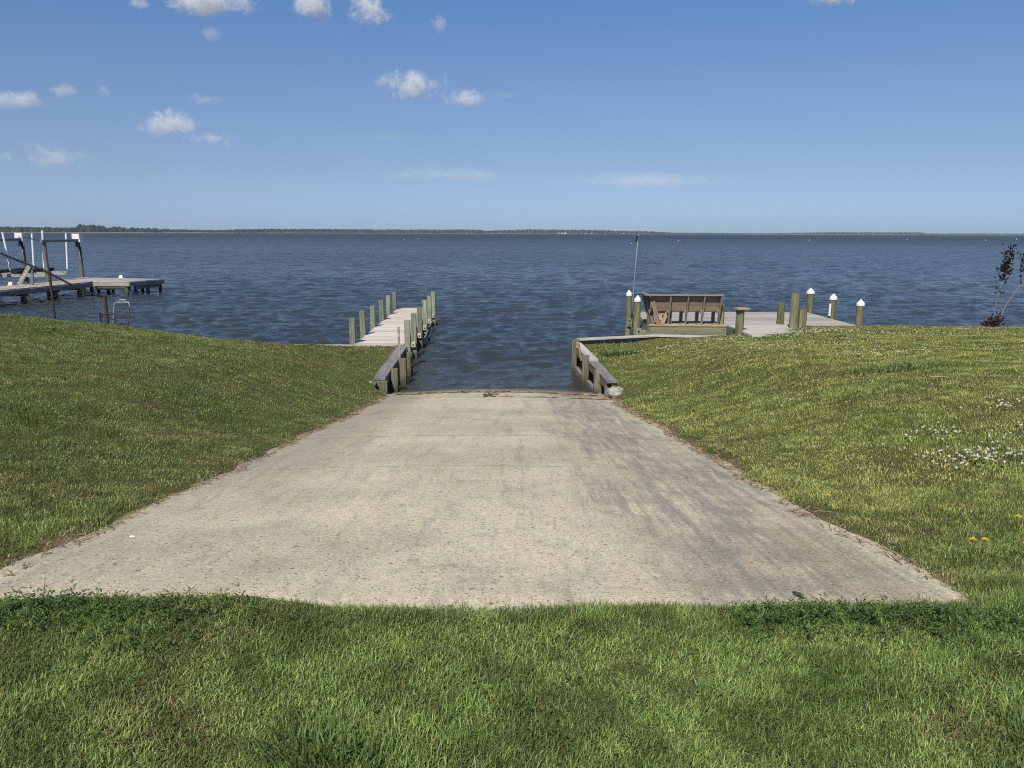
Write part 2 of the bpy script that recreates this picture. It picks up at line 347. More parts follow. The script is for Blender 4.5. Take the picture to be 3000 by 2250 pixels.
# ------------------------------------------------------------------ concrete ramp
def ramp():
    x = np.linspace(RX0 - 0.25, RX1 + 0.32, 40); y = np.concatenate((np.linspace(RY0 - 0.12, 16, 120), np.linspace(16, 21, 12)[1:]))
    X, Y = np.meshgrid(x, y); Z = ramp_z(X, Y)
    Z = np.where(X < RX0, ramp_z(RX0, Y), np.where(X > RX1, ramp_z(RX1, Y), Z)) + (fbm(X, Y, 0.6, 31) - 0.5) * 0.012
    V = np.stack((X, Y, Z), -1).reshape(-1, 3); nx = len(x); ny = len(y)
    i = (np.arange(ny - 1)[:, None] * nx + np.arange(nx - 1)[None]).ravel(); F = np.stack((i, i + 1, i + nx + 1, i + nx), 1)
    low = V.copy(); low[:, 2] -= 0.16; n0 = len(V); V = np.concatenate((V, low))
    ring = np.concatenate((np.arange(nx), np.arange(1, ny) * nx + nx - 1, (ny - 1) * nx + np.arange(nx - 2, -1, -1), np.arange(ny - 2, 0, -1) * nx)); nr = np.roll(ring, -1)
    side = np.stack((ring, ring + n0, nr + n0, nr), 1); bot = (F + n0)[:, ::-1]
    m, n, l, p = new_mat('broom_concrete'); q = NT(m)
    ps = q.pos(); s = q.sep(ps); big = q.noise(ps, 0.8, 5, 0.6); mid = q.noise(ps, 4, 5, 0.65); fine = q.noise(ps, 70, 4, 0.75)
    streak = q.noise(q.vmath('MULTIPLY', ps, (3.2, 0.42, 1)), 1.0, 6, 0.68); comb_ = q.noise(q.vmath('MULTIPLY', ps, (17, 1.3, 1)), 1.0, 4, 0.7); speck = q.noise(ps, 28, 5, 0.8)
    col = q.mix(q.mr(big, 0.35, 0.65), (0.48, 0.42, 0.30), (0.61, 0.535, 0.385))
    # grey algae / tyre stains down the right-hand lane and along the left edge
    xr_ = q.math('ADD', s[0], q.math('MULTIPLY', q.math('SUBTRACT', streak, 0.5), 2.4))
    band = q.math('MULTIPLY', q.mr(xr_, 0.25, 1.15), q.mr(xr_, 2.1, 1.5))
    band = q.math('MULTIPLY', band, q.mr(q.math('ADD', q.math('MULTIPLY', comb_, 0.6), q.math('MULTIPLY', mid, 0.4)), 0.33, 0.6))
    col = q.mix(q.math('MULTIPLY', band, 0.74), col, (0.215, 0.205, 0.188))
    lb = q.math('MULTIPLY', q.mr(q.math('ADD', s[0], q.math('MULTIPLY', q.math('SUBTRACT', mid, 0.5), 1.2)), -1.35, -2.0), q.mr(s[1], 4.5, 7.0))
    col = q.mix(q.math('MULTIPLY', lb, 0.5), col, (0.21, 0.195, 0.17))
    blot = q.mr(streak, 0.53, 0.68); col = q.mix(q.math('MULTIPLY', blot, 0.42), col, (0.24, 0.225, 0.195)); col = q.mix(q.math('MULTIPLY', q.mr(comb_, 0.5, 0.7), 0.30), col, (0.23, 0.215, 0.185)); col = q.mix(q.math('MULTIPLY', q.mr(mid, 0.5, 0.68), 0.32), col, (0.27, 0.245, 0.20))
    ro = q.math('ADD', s[0], q.math('MULTIPLY', q.math('SUBTRACT', mid, 0.5), 0.9))
    rr = q.math('MULTIPLY', q.math('MULTIPLY', q.mr(ro, 1.35, 1.55), q.mr(ro, 1.95, 1.75)), q.mr(s[1], 6.5, 4.0))
    col = q.mix(q.math('MULTIPLY', rr, 0.35), col, (0.33, 0.25, 0.16))
    # wet / silty foot of the ramp
    col = q.mix(q.math('MULTIPLY', q.mr(s[1], 15.3, 15.95), 0.75), col, (0.13, 0.11, 0.08))
    col = q.mix(q.math('MULTIPLY', q.mr(q.math('ADD', s[2], q.math('MULTIPLY', mid, 0.05)), 0.085, 0.05), 0.6), col, (0.10, 0.085, 0.055))
    # exposed pebbles
    vc = q.voro(ps, 55, 'Color'); vd = q.voro(ps, 55); sv = q.sep(vc)
    peb = q.math('MULTIPLY', q.mr(sv[0], 0.62, 0.66), q.mr(vd, 0.42, 0.25))
    pc = q.ramp(sv[1], [(0.0, (0.10, 0.085, 0.07)), (0.35, (0.21, 0.17, 0.13)), (0.7, (0.30, 0.25, 0.19)), (1.0, (0.66, 0.60, 0.50))])
    col = q.mix(q.math('MULTIPLY', peb, 0.65), col, pc)
    vc2 = q.voro(ps, 23, 'Color'); vd2 = q.voro(ps, 23); s2 = q.sep(vc2)
    peb2 = q.math('MULTIPLY', q.mr(s2[0], 0.90, 0.92), q.mr(vd2, 0.30, 0.2))
    col = q.mix(q.math('MULTIPLY', peb2, 0.8), col, q.mix(s2[1], (0.12, 0.10, 0.085), (0.30, 0.25, 0.2)))
    fm = q.math('MULTIPLY', q.mr(fine, 0.25, 0.75, 0.62, 1.36, False), q.mr(speck, 0.3, 0.7, 0.80, 1.19, False)); col = q.mix(1.0, col, q.comb(fm, fm, fm), 'MULTIPLY')
    # cast joints across the slab
    jn = None
    for jy, w in ((8.4, 0.026), (14.15, 0.03), (6.35, 0.010), (11.3, 0.010)):
        wob = q.math('ADD', s[1], q.math('MULTIPLY', q.math('SUBTRACT', q.noise(ps, 1.5, 3), 0.5), 0.09))
        dd = q.math('ABSOLUTE', q.math('SUBTRACT', wob, jy)); k = q.math('MULTIPLY', q.mr(dd, w, w * 0.4), q.mr(mid, 0.25, 0.45))
        jn = k if jn is None else q.math('MAXIMUM', jn, k)
    col = q.mix(q.math('MULTIPLY', jn, 0.5), col, (0.12, 0.10, 0.075))
    l.new(col, p.inputs['Base Color']); p.inputs['Roughness'].default_value = 0.92; p.inputs['Specular IOR Level'].default_value = 0.25
    hgt = q.math('ADD', q.math('MULTIPLY', fine, 0.9), q.math('ADD', q.math('MULTIPLY', peb, 0.5), q.math('MULTIPLY', jn, -1.5)))
    l.new(q.bump(hgt, 0.7, 0.007), p.inputs['Normal'])
    o = raw('boat_ramp', V, [F, side, bot], m, False)
    o.data.polygons.foreach_set('use_smooth', np.concatenate((np.ones(len(F)), np.zeros(len(side) + len(bot)))).astype(bool))
    tag(o, kind='structure')
ramp()

# ------------------------------------------------------------------ water: real wave geometry near, micro relief beyond
def water():
    th = np.radians(np.linspace(40, 140, 1000))
    r = [11.0]
    while r[-1] < 420: r.append(r[-1] * 1.0036)
    while r[-1] < 26000: r.append(r[-1] * 1.05)
    r = np.array(r); Rr, Th = np.meshgrid(r, th, indexing='ij')
    X = Rr * np.cos(Th); Y = Rr * np.sin(Th); Z = np.zeros_like(X); DX = np.zeros_like(X); DY = np.zeros_like(X)
    cell = np.maximum(np.gradient(r)[:, None], Rr * (th[1] - th[0]))
    g = np.random.default_rng(5)
    for k in range(110):
        lam = 0.20 * (12 ** (g.random() ** 1.2)); a = lam * 0.0082 * g.uniform(0.6, 1.3) * min(1.0, (0.6 / lam) ** 1.2)
        dr = math.radians(-78 + g.normal(0, 25)); kx, ky = math.cos(dr), math.sin(dr); w = 2 * math.pi / lam
        ph = w * (kx * X + ky * Y) + g.uniform(0, 6.28) + 2.2 * vnoise(X, Y, 0.45 / lam, 40 + k % 7)
        f = np.clip((lam / cell - 2.5) / 2.5, 0, 1) * a
        Z += f * np.sin(ph); DX += f * kx * np.cos(ph); DY += f * ky * np.cos(ph)
    gust = 0.75 + 0.5 * fbm(X, Y, 0.09, 70); calm = np.clip((Y - 15.2) / 6.0, 0.35, 1)
    calm = np.where((np.abs(X + 0.4) < 2.6) & (Y < 23), calm, 1)
    Z *= gust * calm; X = X + DX * gust * calm; Y = Y + DY * gust * calm
    n, mm = X.shape; i = (np.arange(n - 1)[:, None] * mm + np.arange(mm - 1)[None]).ravel()
    m, nn, l, p = new_mat('choppy_sound_water'); q = NT(m)
    ps = q.pos(); d = q.vmath('LENGTH', ps)
    st = q.vmath('MULTIPLY', ps, (0.75, 1.7, 1.0))
    b1 = q.noise(st, 4.5, 4, 0.6); b2 = q.noise(q.vmath('MULTIPLY', ps, (1, 1.6, 1)), 1.9, 4, 0.7); b3 = q.noise(q.vmath('MULTIPLY', ps, (1, 1.8, 1)), 0.16, 4, 0.6)
    far = q.mr(d, 50, 250); vfar = q.mr(d, 150, 900); b0 = q.noise(q.vmath('MULTIPLY', ps, (0.8, 1.6, 1)), 13.0, 3, 0.6)
    h = q.math('ADD', q.math('MULTIPLY', b1, 0.030), q.math('MULTIPLY', b0, 0.009))
    # wave groups: coarser and coarser relief with distance, where single wavelets can no longer be told apart
    for (sx, sy, A, r0, r1, f0, f1) in ((3.4, 3.2, 0.085, 0, 1, 45, 95), (0.95, 0.75, 0.30, 25, 55, 110, 210), (0.30, 0.20, 1.1, 80, 160, 300, 520), (0.10, 0.05, 3.8, 230, 430, 1200, 2000), (0.026, 0.010, 15.0, 900, 1700, 1e5, 2e5)):
        w_ = q.math('MULTIPLY', q.mr(d, r0, r1), q.mr(d, f0, f1, 1.0, 0.0))
        h = q.math('ADD', h, q.math('MULTIPLY', q.math('MULTIPLY', q.noise(q.vmath('MULTIPLY', ps, (sx, sy, 1)), 1.0, 3, 0.6), A), w_))
    # unresolved wavelets lean shoreward with the onshore breeze
    yo = q.math('SUBTRACT', q.sep(ps)[1], 70.0); so_ = q.math('SQRT', q.math('ADD', q.math('MULTIPLY', yo, yo), 1600.0))
    h = q.math('ADD', h, q.math('MULTIPLY', q.math('ADD', so_, yo), 0.088))
    big = q.noise(q.vmath('MULTIPLY', ps, (0.5, 1.4, 1)), 0.018, 4, 0.55)
    col = q.mix(q.mr(big, 0.4, 0.62), (0.032, 0.040, 0.046), (0.044, 0.054, 0.061))
    # silty water browner by the shore, with reflected bulkhead wood put into the colour
    near = q.mr(q.sep(ps)[1], 26, 15); col = q.mix(q.math('MULTIPLY', near, 0.6), col, (0.050, 0.044, 0.030))
    l.new(col, p.inputs['Base Color']); p.inputs['IOR'].default_value = 1.33
    l.new(q.mr(d, 25, 700, 0.12, 0.38), p.inputs['Roughness']); l.new(q.mr(d, 60, 900, 0.5, 0.28), p.inputs['Specular IOR Level'])
    l.new(q.bump(h, 1.0, 1.0), p.inputs['Normal'])
    o = raw('water', np.stack((X, Y, Z), -1).reshape(-1, 3), [np.stack((i, i + 1, i + mm + 1, i + mm), 1)[:, ::-1]], m, True); tag(o, kind='structure')
water()

# ------------------------------------------------------------------ left dock
def planks(mb, x0, x1, y0, y1, z, w=0.14, jit=0.02, th=0.038):
    y = y0
    while y < y1 - w * 0.6:
        zz = z + random.uniform(-0.003, 0.003)
        mb.beam((x0(y) + random.uniform(-jit, jit), y + w / 2, zz - th / 2), (x1(y) + random.uniform(-jit, jit), y + w / 2, zz - th / 2), w - 0.007, th)
        y += w
    return mb
def left_dock():
    t = thing('wooden_dock', (-3.4, 19.5, 0), 'long narrow pale wooden dock lined with green square posts, running out from the left bank', 'dock')
    DZ = 0.56; sl = -0.030
    cx = lambda y: -3.39 + (y - 19.5) * sl
    planks(MB(), lambda y: cx(y) - 0.62, lambda y: cx(y) + 0.62, 19.50, 29.2, DZ).build('deck', M['deck'], t)
    for sx in (-0.50, 0, 0.50):
        MB().beam((cx(19.6) + sx, 19.6, DZ - 0.145), (cx(29.15) + sx, 29.15, DZ - 0.145), 0.045, 0.20).build('stringer', M['post'], t)
    MB().beam((cx(29.22) - 0.6, 29.225, DZ - 0.12), (cx(29.22) + 0.6, 29.225, DZ - 0.12), 0.04, 0.2).build('end_board', M['deck_grey'], t)
    ly = [19.62, 21.2, 23.1, 25.0, 26.8, 28.5]; ry = [19.25, 20.9, 22.75, 24.65, 26.5, 28.35]
    for k, y in enumerate(ly):
        x = cx(y) - 0.70; MB().beam((x + random.uniform(-.03, .05), y, -1.6), (x, y + random.uniform(-.02, .02), 1.21 + random.uniform(-.03, .03)), 0.14, 0.14, (0, 1, 0)).build('piling', M['post'], t)
    for k, y in enumerate(ry):
        x = cx(y) + 0.745; MB().beam((x + random.uniform(0, .05), y, -1.6), (x, y + random.uniform(-.02, .02), 1.21 + random.uniform(-.03, .03)), 0.142, 0.142, (0, 1, 0)).build('piling', M['post'], t)
        e = MB().box((x - 0.005, y - 0.105, 0.36), (0.115, 0.06, 0.145)).build('beam_end', M['end'], t)
        b = MB().cyl((x - 0.005, y - 0.135, 0.36), (x - 0.005, y - 0.155, 0.36), 0.02, n=8).build('bolt', M['rust'], e)
        if 0 < k < 6:
            MB().beam((cx(y) - 0.64, y + 0.10, DZ - 0.30), (cx(y) + 0.70, y + 0.10, DZ - 0.30), 0.05, 0.18).build('cross_beam', M['old'], t)
    MB().beam((cx(23) + 0.83, 22.9, 0.12), (cx(26.5) + 0.83, 26.4, 0.30), 0.04, 0.15).build('brace', M['old'], t)
    MB().box((-2.72, 18.98, 0.42), (0.20, 0.24, 0.16)).build('block', M['fascia'], t)
left_dock()

# ------------------------------------------------------------------ bulkheads and seawalls
def seawall_left():
    t = thing('seawall', (-6, 19.5, 0), 'low wooden seawall with a bleached cap board below the left lawn', 'seawall')
    mb = MB(); x = -2.95
    while x > -34: mb.beam((x, 19.47, 0.50), (x - 3.6, 19.47, 0.50), 0.26, 0.05); x -= 3.605
    mb.build('cap', M['cap'], t)
    mb = MB(); x = -2.95
    while x > -34: mb.beam((x, 19.52, -1.2), (x, 19.52, 0.47), 0.245, 0.05, (0, 1, 0)); x -= 0.25
    mb.build('sheathing', M['old'], t)
seawall_left()
def bulkhead_left():
    t = thing('bulkhead', (-2.75, 17.3, 0), 'dark wooden bulkhead with a black weathered cap on the left side of the ramp', 'bulkhead')
    P0 = Vector((-2.76, 15.62, 0.38)); P1 = Vector((-2.80, 17.4, 0.47)); P2 = Vector((-2.82, 19.34, 0.535))
    MB().beam(P0 + Vector((.02, 0, 0)), P1 + Vector((.06, 0, 0)), 0.25, 0.055, rv=0.15).build('cap', M['old'], t); MB().beam(P1 + Vector((.06, .004, 0)), P2 + Vector((.05, 0, 0)), 0.24, 0.055, rv=0.5).build('cap', M['old'], t)
    MB().beam(P0 + Vector((0.03, 0.02, -.105)), P2 + Vector((0.06, 0, -.105)), 0.19, 0.145, rv=0.2).build('wale', M['old'], t)
    mb = MB(); y = 15.72
    while y < 19.3:
        x = -2.79 - 0.02 * (y - 15.7); mb.beam((x, y, -1.0), (x, y, 0.22 + 0.04 * (y - 15.7)), 0.045, 0.19, (0, 1, 0)); y += 0.195
    mb.build('sheathing', M['dark'], t)
    for (x, y, top, w) in ((-2.65, 15.56, 0.34, 0.165), (-2.51, 16.2, 0.50, 0.14), (-2.45, 17.05, 0.58, 0.145), (-2.44, 18.1, 0.56, 0.13)):
        MB().beam((x, y, -1.1), (x, y, top), w, w * 0.9, (0, 1, 0)).build('post', M['oldpost'], t)
bulkhead_left()
def bulkhead_right():
    t = thing('bulkhead', (1.85, 17, 0), 'wooden bulkhead with stepped grey cap boards on the right side of the ramp', 'bulkhead')
    A = lambda y, z: Vector((1.985 - (y - 15.05) * 0.086, y, z))
    for (y0, y1, z0, z1, mt) in ((15.02, 16.0, 0.45, 0.49, 'old'), (16.005, 16.98, 0.50, 0.53, 'old'), (16.95, 19.2, 0.572, 0.63, 'cap')):
        MB().beam(A(y0, z0), A(y1, z1), 0.21, 0.05, rv=0.35).build('cap', M[mt], t)
    MB().beam(A(15.1, 0.34) + Vector((-.06, 0, 0)), A(19.1, 0.50) + Vector((-.06, 0, 0)), 0.07, 0.15).build('wale', M['oldpost'], t)
    MB().beam(A(15.1, -0.02) + Vector((-.09, 0, 0)), A(18.9, 0.05) + Vector((-.09, 0, 0)), 0.08, 0.16).build('wale', M['old'], t)
    mb = MB(); y = 15.1
    while y < 19.2: q = A(y, -1.0); mb.beam(q + Vector((.02, 0, 0)), A(y, 0.40 + 0.045 * (y - 15)) + Vector((.02, 0, 0)), 0.045, 0.19, (0, 1, 0)); y += 0.195
    mb.build('sheathing', M['dark'], t)
    for (x, y, top, w) in ((1.80, 15.85, 0.54, 0.165), (1.655, 17.1, 0.66, 0.15), (1.53, 18.75, 0.76, 0.12), (1.60, 19.0, 0.76, 0.13), (1.87, 15.02, 0.36, 0.06)):
        MB().beam((x, y, -1.1), (x, y, top), w, w * 0.9, (0, 1, 0)).build('post', M['oldpost'], t)
bulkhead_right()
def seawall_right():
    t = thing('seawall', (4, 20, 0), 'low wooden seawall with a pale angled cap board in front of the bench dock', 'seawall')
    pts = [(1.68, 19.42), (3.85, 20.22), (5.62, 20.02), (7.45, 20.38), (9.5, 20.83), (26, 20.83)]; zc = [0.70, 0.70, 0.69, 0.75, 0.82, 0.82]
    for (a, b), (c, d), z0, z1 in zip(pts, pts[1:], zc, zc[1:]): MB().beam((a, b, z0), (c, d, z1), 0.20, 0.05).build('cap', M['cap'], t)
    mb = MB()
    for (a, b), (c, d), z0, z1 in zip(pts, pts[1:], zc, zc[1:]):
        n = int(math.hypot(c - a, d - b) / 0.25)
        for k in range(n):
            f = (k + .5) / n; mb.beam((a + (c-a)*f, b + (d-b)*f + .03, -1.2), (a + (c-a)*f, b + (d-b)*f + .03, z0 + (z1-z0)*f - .03), 0.245, 0.05, (0, 1, 0))
    mb.build('sheathing', M['old'], t)
seawall_right()
t = thing('stake', (-2.58, 17.4, 0), 'brown wooden stake with a slotted grey metal top beside the left bulkhead', 'stake', 'stakes on the bulkheads')
MB().beam((-2.575, 17.4, 0.44), (-2.585, 17.4, 0.98), 0.045, 0.03, (0, 1, 0)).build('shaft', M['bench'], t)
mb = MB(); mb.box((-2.602, 17.4, 1.115), (0.012, 0.03, 0.27)); mb.box((-2.566, 17.4, 1.115), (0.012, 0.03, 0.27))
for z in (1.0, 1.12, 1.17, 1.22): mb.box((-2.584, 17.4, z), (0.024, 0.028, 0.03))
mb.build('bracket', M['galv'], t)
t = MB().beam((1.60, 17.55, 0.47), (1.52, 17.5, 0.86), 0.055, 0.05, (0, 1, 0))
t.beam((1.515, 17.497, 0.85), (1.50, 17.49, 0.90), 0.075, 0.05, (0, 1, 0))
tag(t.build('stake', M['tan'], None), 'short orange brown wooden stake leaning on the right bulkhead cap', 'stake', 'stakes on the bulkheads')

def rock(name, c, size, mat, seed, sub=4):
    bm = bmesh.new(); bmesh.ops.create_icosphere(bm, subdivisions=sub, radius=1)
    g = random.Random(seed); o = g.random() * 50
    for v in bm.verts:
        p = v.co.copy(); q = Vector([math.copysign(abs(k) ** 0.6, k) for k in p]); q.normalize(); p = p.lerp(q * 1.08, 0.5)
        from mathutils import noise as N
        k = 1 + 0.25 * N.noise(p * 1.3 + Vector((o, 0, 0))) + 0.14 * N.noise(p * 3.1 + Vector((0, o, 0))) + 0.07 * N.noise(p * 8 + Vector((0, 0, o)))
        v.co = Vector((p.x * size[0], p.y * size[1], p.z * size[2])) * k
    me = bpy.data.meshes.new(name); bm.to_mesh(me); bm.free(); me.materials.append(mat)
    for f in me.polygons: f.use_smooth = True
    ob = bpy.data.objects.new(name, me); C.objects.link(ob); ob.location = c; return ob
tag(rock('concrete_rubble', (2.02, 14.72, 0.30), (0.17, 0.22, 0.11), M['rubble'], 3), 'whitish broken slab of concrete, upper one at the end of the right bulkhead', 'rubble', 'broken concrete at the bulkhead ends')
tag(rock('concrete_rubble', (2.10, 14.45, 0.17), (0.17, 0.18, 0.10), M['rubble'], 9), 'whitish pitted lump of concrete, lower one beside the right ramp edge', 'rubble', 'broken concrete at the bulkhead ends')
tag(rock('concrete_rubble', (-2.93, 15.60, 0.20), (0.07, 0.10, 0.13), M['rubble'], 5), 'small whitish chunk of concrete at the near end of the left bulkhead', 'rubble', 'broken concrete at the bulkhead ends')

# ------------------------------------------------------------------ right dock
RZ = 0.92
def right_dock():
    t = thing('wooden_dock', (6.5, 22.5, 0), 'broad grey plank dock platform with a bench, on the right', 'dock')
    mb = MB(); y = 20.86
    while y < 24.35:
        for a, b in ((3.80, 6.70), (6.703, 9.35)) if int(y * 10) % 2 else ((3.80, 5.6), (5.603, 9.35)):
            mb.beam((a + random.uniform(-.01, .01), y + .07, RZ - .019), (b, y + .07, RZ - .019), 0.134, 0.038)
        y += 0.14
    mb.build('deck', M['deck_grey'], t)
    mb = MB(); y = 18.6
    while y < 20.8: mb.beam((5.84, y + .07, RZ - .016), (7.42, y + .07, RZ - .016), 0.134, 0.038); y += 0.14
    mb.build('walkway', M['cap'], t)
    MB().beam((5.86, 18.6, RZ - .13), (5.86, 20.85, RZ - .13), 0.04, 0.18).build('rim_board', M['fascia'], t)
    MB().beam((7.40, 18.6, RZ - .13), (7.40, 20.85, RZ - .13), 0.04, 0.18).build('rim_board', M['fascia'], t)
    MB().beam((3.72, 20.855, RZ - .02), (5.83, 20.855, RZ - .02), 0.14, 0.05).build('edge_board', M['tan'], t)
    MB().beam((3.74, 20.83, RZ - .125), (5.82, 20.83, RZ - .125), 0.045, 0.145).build('fascia_board', M['fascia'], t)
    MB().beam((3.56, 20.82, RZ - .275), (5.83, 20.82, RZ - .275), 0.045, 0.145).build('fascia_board', M['fascia'], t)
    for x, z in ((5.75, RZ - .1), (5.70, RZ - .26), (3.68, RZ - .28)): MB().cyl((x, 20.81, z), (x, 20.785, z), 0.022, n=8).build('bolt', M['galv'], t)
    MB().beam((7.42, 20.93, RZ - .015), (9.36, 20.93, RZ - .015), 0.10, 0.05).build('edge_board', M['tan'], t)
    MB().beam((7.44, 20.95, RZ - .13), (9.34, 20.95, RZ - .13), 0.045, 0.17).build('fascia_board', M['fascia'], t)
    for x in (3.80, 5.2, 6.6, 8.0, 9.33): MB().beam((x, 20.9, RZ - .145), (x, 24.32, RZ - .145), 0.05, 0.2).build('joist', M['fascia'], t)
    MB().beam((3.6, 21.6, RZ - .34), (9.45, 21.6, RZ - .34), 0.09, 0.18).build('cross_beam', M['fascia'], t)
    MB().beam((3.6, 23.9, RZ - .34), (9.45, 23.9, RZ - .34), 0.09, 0.18).build('cross_beam', M['fascia'], t)
    MB().beam((3.80, 24.34, RZ - .12), (9.35, 24.34, RZ - .12), 0.04, 0.2).build('fascia_board', M['fascia'], t)
right_dock()

def bench():
    t = thing('bench', (4.9, 21.0, RZ), 'brown slatted corner bench seen from behind on the dock', 'bench')
    b0, tp, y0, yt = RZ + 0.007, RZ + 0.79, 20.90, 20.68       # foot, top, y at foot, y at top
    yy = lambda z: y0 + (yt - y0) * (z - b0) / (tp - b0)
    # rear posts of the long back, leaning outward
    for x in (4.25, 4.72, 5.16, 5.61):
        MB().beam((x, yy(b0), b0), (x, yy(tp) + .01, tp), 0.04, 0.10, (0, 1, 0)).build('back_post', M['bench_grey'], t)
        MB().box((x - .055, yy(b0) + .03, b0 + .013), (0.17, 0.12, 0.03)).build('foot', M['bench_grey'], t)
        MB().beam((x - 0.045, yy(b0 + .34) - 0.02, b0 + .365), (x - 0.045, 21.38, b0 + .365), 0.045, 0.10).build('seat_bearer', M['bench_grey'], t)
        MB().beam((x - 0.045, 21.28, b0), (x - 0.045, 21.28, b0 + .32), 0.09, 0.045, (0, 1, 0)).build('leg', M['bench_grey'], t)
    # slats
    for k, (z0, z1) in enumerate(((0.645, 0.775), (0.50, 0.637), (0.355, 0.49))):
        za, zb = b0 + z0, b0 + z1; pass
        MB().beam((3.72, yy((za+zb)/2) + .068, (za+zb)/2), (5.64, yy((za+zb)/2) + .068, (za+zb)/2), 0.035, zb - za, (0, -0.27, 0.96)).build('slat', M['bench'], t)
    MB().beam((3.60, yt + .012, tp + .02), (5.66, yt + .012, tp + .02), 0.125, 0.038).build('top_rail', M['bench_grey'], t)
    mb = MB()
    for k in range(3): mb.beam((3.95, 21.02 + k * .145, b0 + .435), (5.64, 21.02 + k * .145, b0 + .435), 0.138, 0.038)
    
    mb.build('seat', M['bench'], t)
    # return along the left edge, leaning out to the left
    xx = lambda z: 3.86 - 0.22 * (z - b0) / (tp - b0)
    for y in (20.98, 21.42):
        MB().beam((xx(b0), y, b0), (xx(tp), y, tp), 0.04, 0.10, (1, 0, 0)).build('back_post', M['bench_grey'], t)
        MB().beam((xx(b0+.3), y + .045, b0 + .365), (4.40, y + .045, b0 + .365), 0.045, 0.10).build('seat_bearer', M['bench_grey'], t)
        MB().beam((4.32, y + .045, b0), (4.32, y + .045, b0 + .32), 0.045, 0.09, (1, 0, 0)).build('leg', M['bench_grey'], t)
    for z0, z1 in ((0.645, 0.775), (0.50, 0.637), (0.355, 0.49)):
        z = b0 + (z0 + z1) / 2; MB().beam((xx(z) + .075, 20.85, z), (xx(z) + .075, 21.5, z), 0.035, z1 - z0, (-0.3, 0, 0.95)).build('slat', M['bench'], t)
    MB().beam((xx(tp) - .01, 20.764, tp + .02), (xx(tp) - .01, 21.55, tp + .02), 0.15, 0.038).build('top_rail', M['bench_grey'], t)
    # tan V of the corner support
    MB().beam((3.98, 20.83, b0 + .02), (3.77, 20.67, b0 + .62), 0.115, 0.04, (0, 1, 0)).build('corner_post', M['tan'], t)
    MB().beam((4.08, 20.84, b0 + .02), (4.22, 20.88, b0 + .35), 0.10, 0.04, (0, 1, 0)).build('corner_post', M['tan'], t)
    MB().beam((3.92, 20.92, b0 + .29), (4.20, 20.92, b0 + .29), 0.04, 0.08).build('corner_brace', M['tan'], t)
bench()

# ------------------------------------------------------------------ pilings
def piling(x, y, top, r, label, cap=None, block=0, lean=(0, 0), base=-1.5, group='round pilings round the bench dock'):
    o = MB().cyl((x - lean[0], y - lean[1], base), (x, y, top), r * 1.04, r * 0.98, 18, 0.04).build('piling', M['piling'], None)
    tag(o, label, 'piling', group)
    if cap == 'cone':
        mb = MB(); mb.cyl((x, y, top - 0.03), (x, y, top + 0.035), r * 1.12, r * 1.10, 20); mb.cyl((x, y, top + 0.034), (x, y, top + 0.145), r * 1.10, 0.012, 20); mb.build('cap', M['white'], o)
    if cap == 'flat':
        MB().box((x + .02, y - .03, top + .017), (0.30, 0.29, 0.042), 0.12).build('cap', M['tan'], o)
    if block:
        e = MB().box((x + 0.03, y - r - 0.03, block), (0.155, 0.06, 0.26)).build('beam_end', M['fascia'], o)
        for dz in (-.06, .05): MB().cyl((x + .03, y - r - .05, block + dz), (x + .03, y - r - .085, block + dz), 0.022, n=8).build('bolt', M['black'], e)
    return o
piling(3.60, 23.8, 1.50, 0.085, 'white-capped piling behind the thin grey pole, leftmost of the bench dock', 'cone', 0.66)
piling(3.53, 21.7, 1.50, 0.095, 'white-capped piling close to the left end of the bench', 'cone', 0.60)
piling(3.80, 21.15, 1.36, 0.09, 'uncapped green piling against the left end of the bench', None, lean=(0.02, 0))
piling(5.73, 21.06, 1.46, 0.085, 'uncapped brown piling against the right end of the bench')
piling(5.80, 19.55, 1.47, 0.105, 'greenish post with a flat square board on top, right of the bench', 'flat')
piling(7.38, 21.12, 1.48, 0.098, 'short uncapped piling standing alone through the deck planks')
piling(7.42, 20.22, 1.84, 0.115, 'tallest uncapped piling, beside a short one at the lawn edge')
piling(7.645, 20.22, 1.40, 0.11, 'short piling touching the right side of the tallest uncapped one')
piling(9.50, 24.6, 1.52, 0.115, 'white-capped piling at the far right corner of the deck', 'cone')
o = piling(9.45, 22.7, 1.49, 0.10, 'white-capped piling with a vertical white strip on its left side', 'cone')
MB().box((9.33, 22.60, 1.17), (0.05, 0.03, 0.36)).build('strip', M['white'], o)
piling(9.43, 20.85, 1.48, 0.098, 'white-capped piling at the near right corner of the deck, by the lawn', 'cone')
t = thing('pole', (3.68, 23.62, 0.8), 'tall thin grey pole with a small dark cloth near its top, beside a white-capped piling', 'pole')
MB().tube([(3.67, 23.62, 0.80), (3.70, 23.62, 1.6), (3.735, 23.62, 2.3), (3.79, 23.62, 3.36)], [0.016, 0.014, 0.012, 0.010], 7).build('shaft', M['greyalu'], t)
MB().tube([(3.79, 23.62, 3.33), (3.80, 23.62, 3.38), (3.785, 23.62, 3.41), (3.80, 23.62, 3.44), (3.825, 23.62, 3.46)], 0.013, 6).build('hook', M['galv'], t)
mb = MB(); mb.beam((3.77, 23.6, 3.28), (3.70, 23.6, 3.10), 0.035, 0.02, (0, 1, 0)); mb.beam((3.765, 23.6, 3.26), (3.745, 23.6, 3.09), 0.035, 0.02, (0, 1, 0)); mb.beam((3.78, 23.6, 3.27), (3.70, 23.6, 3.25), 0.03, 0.02, (0, 1, 0))
mb.build('cloth', M['darkcloth'], t)

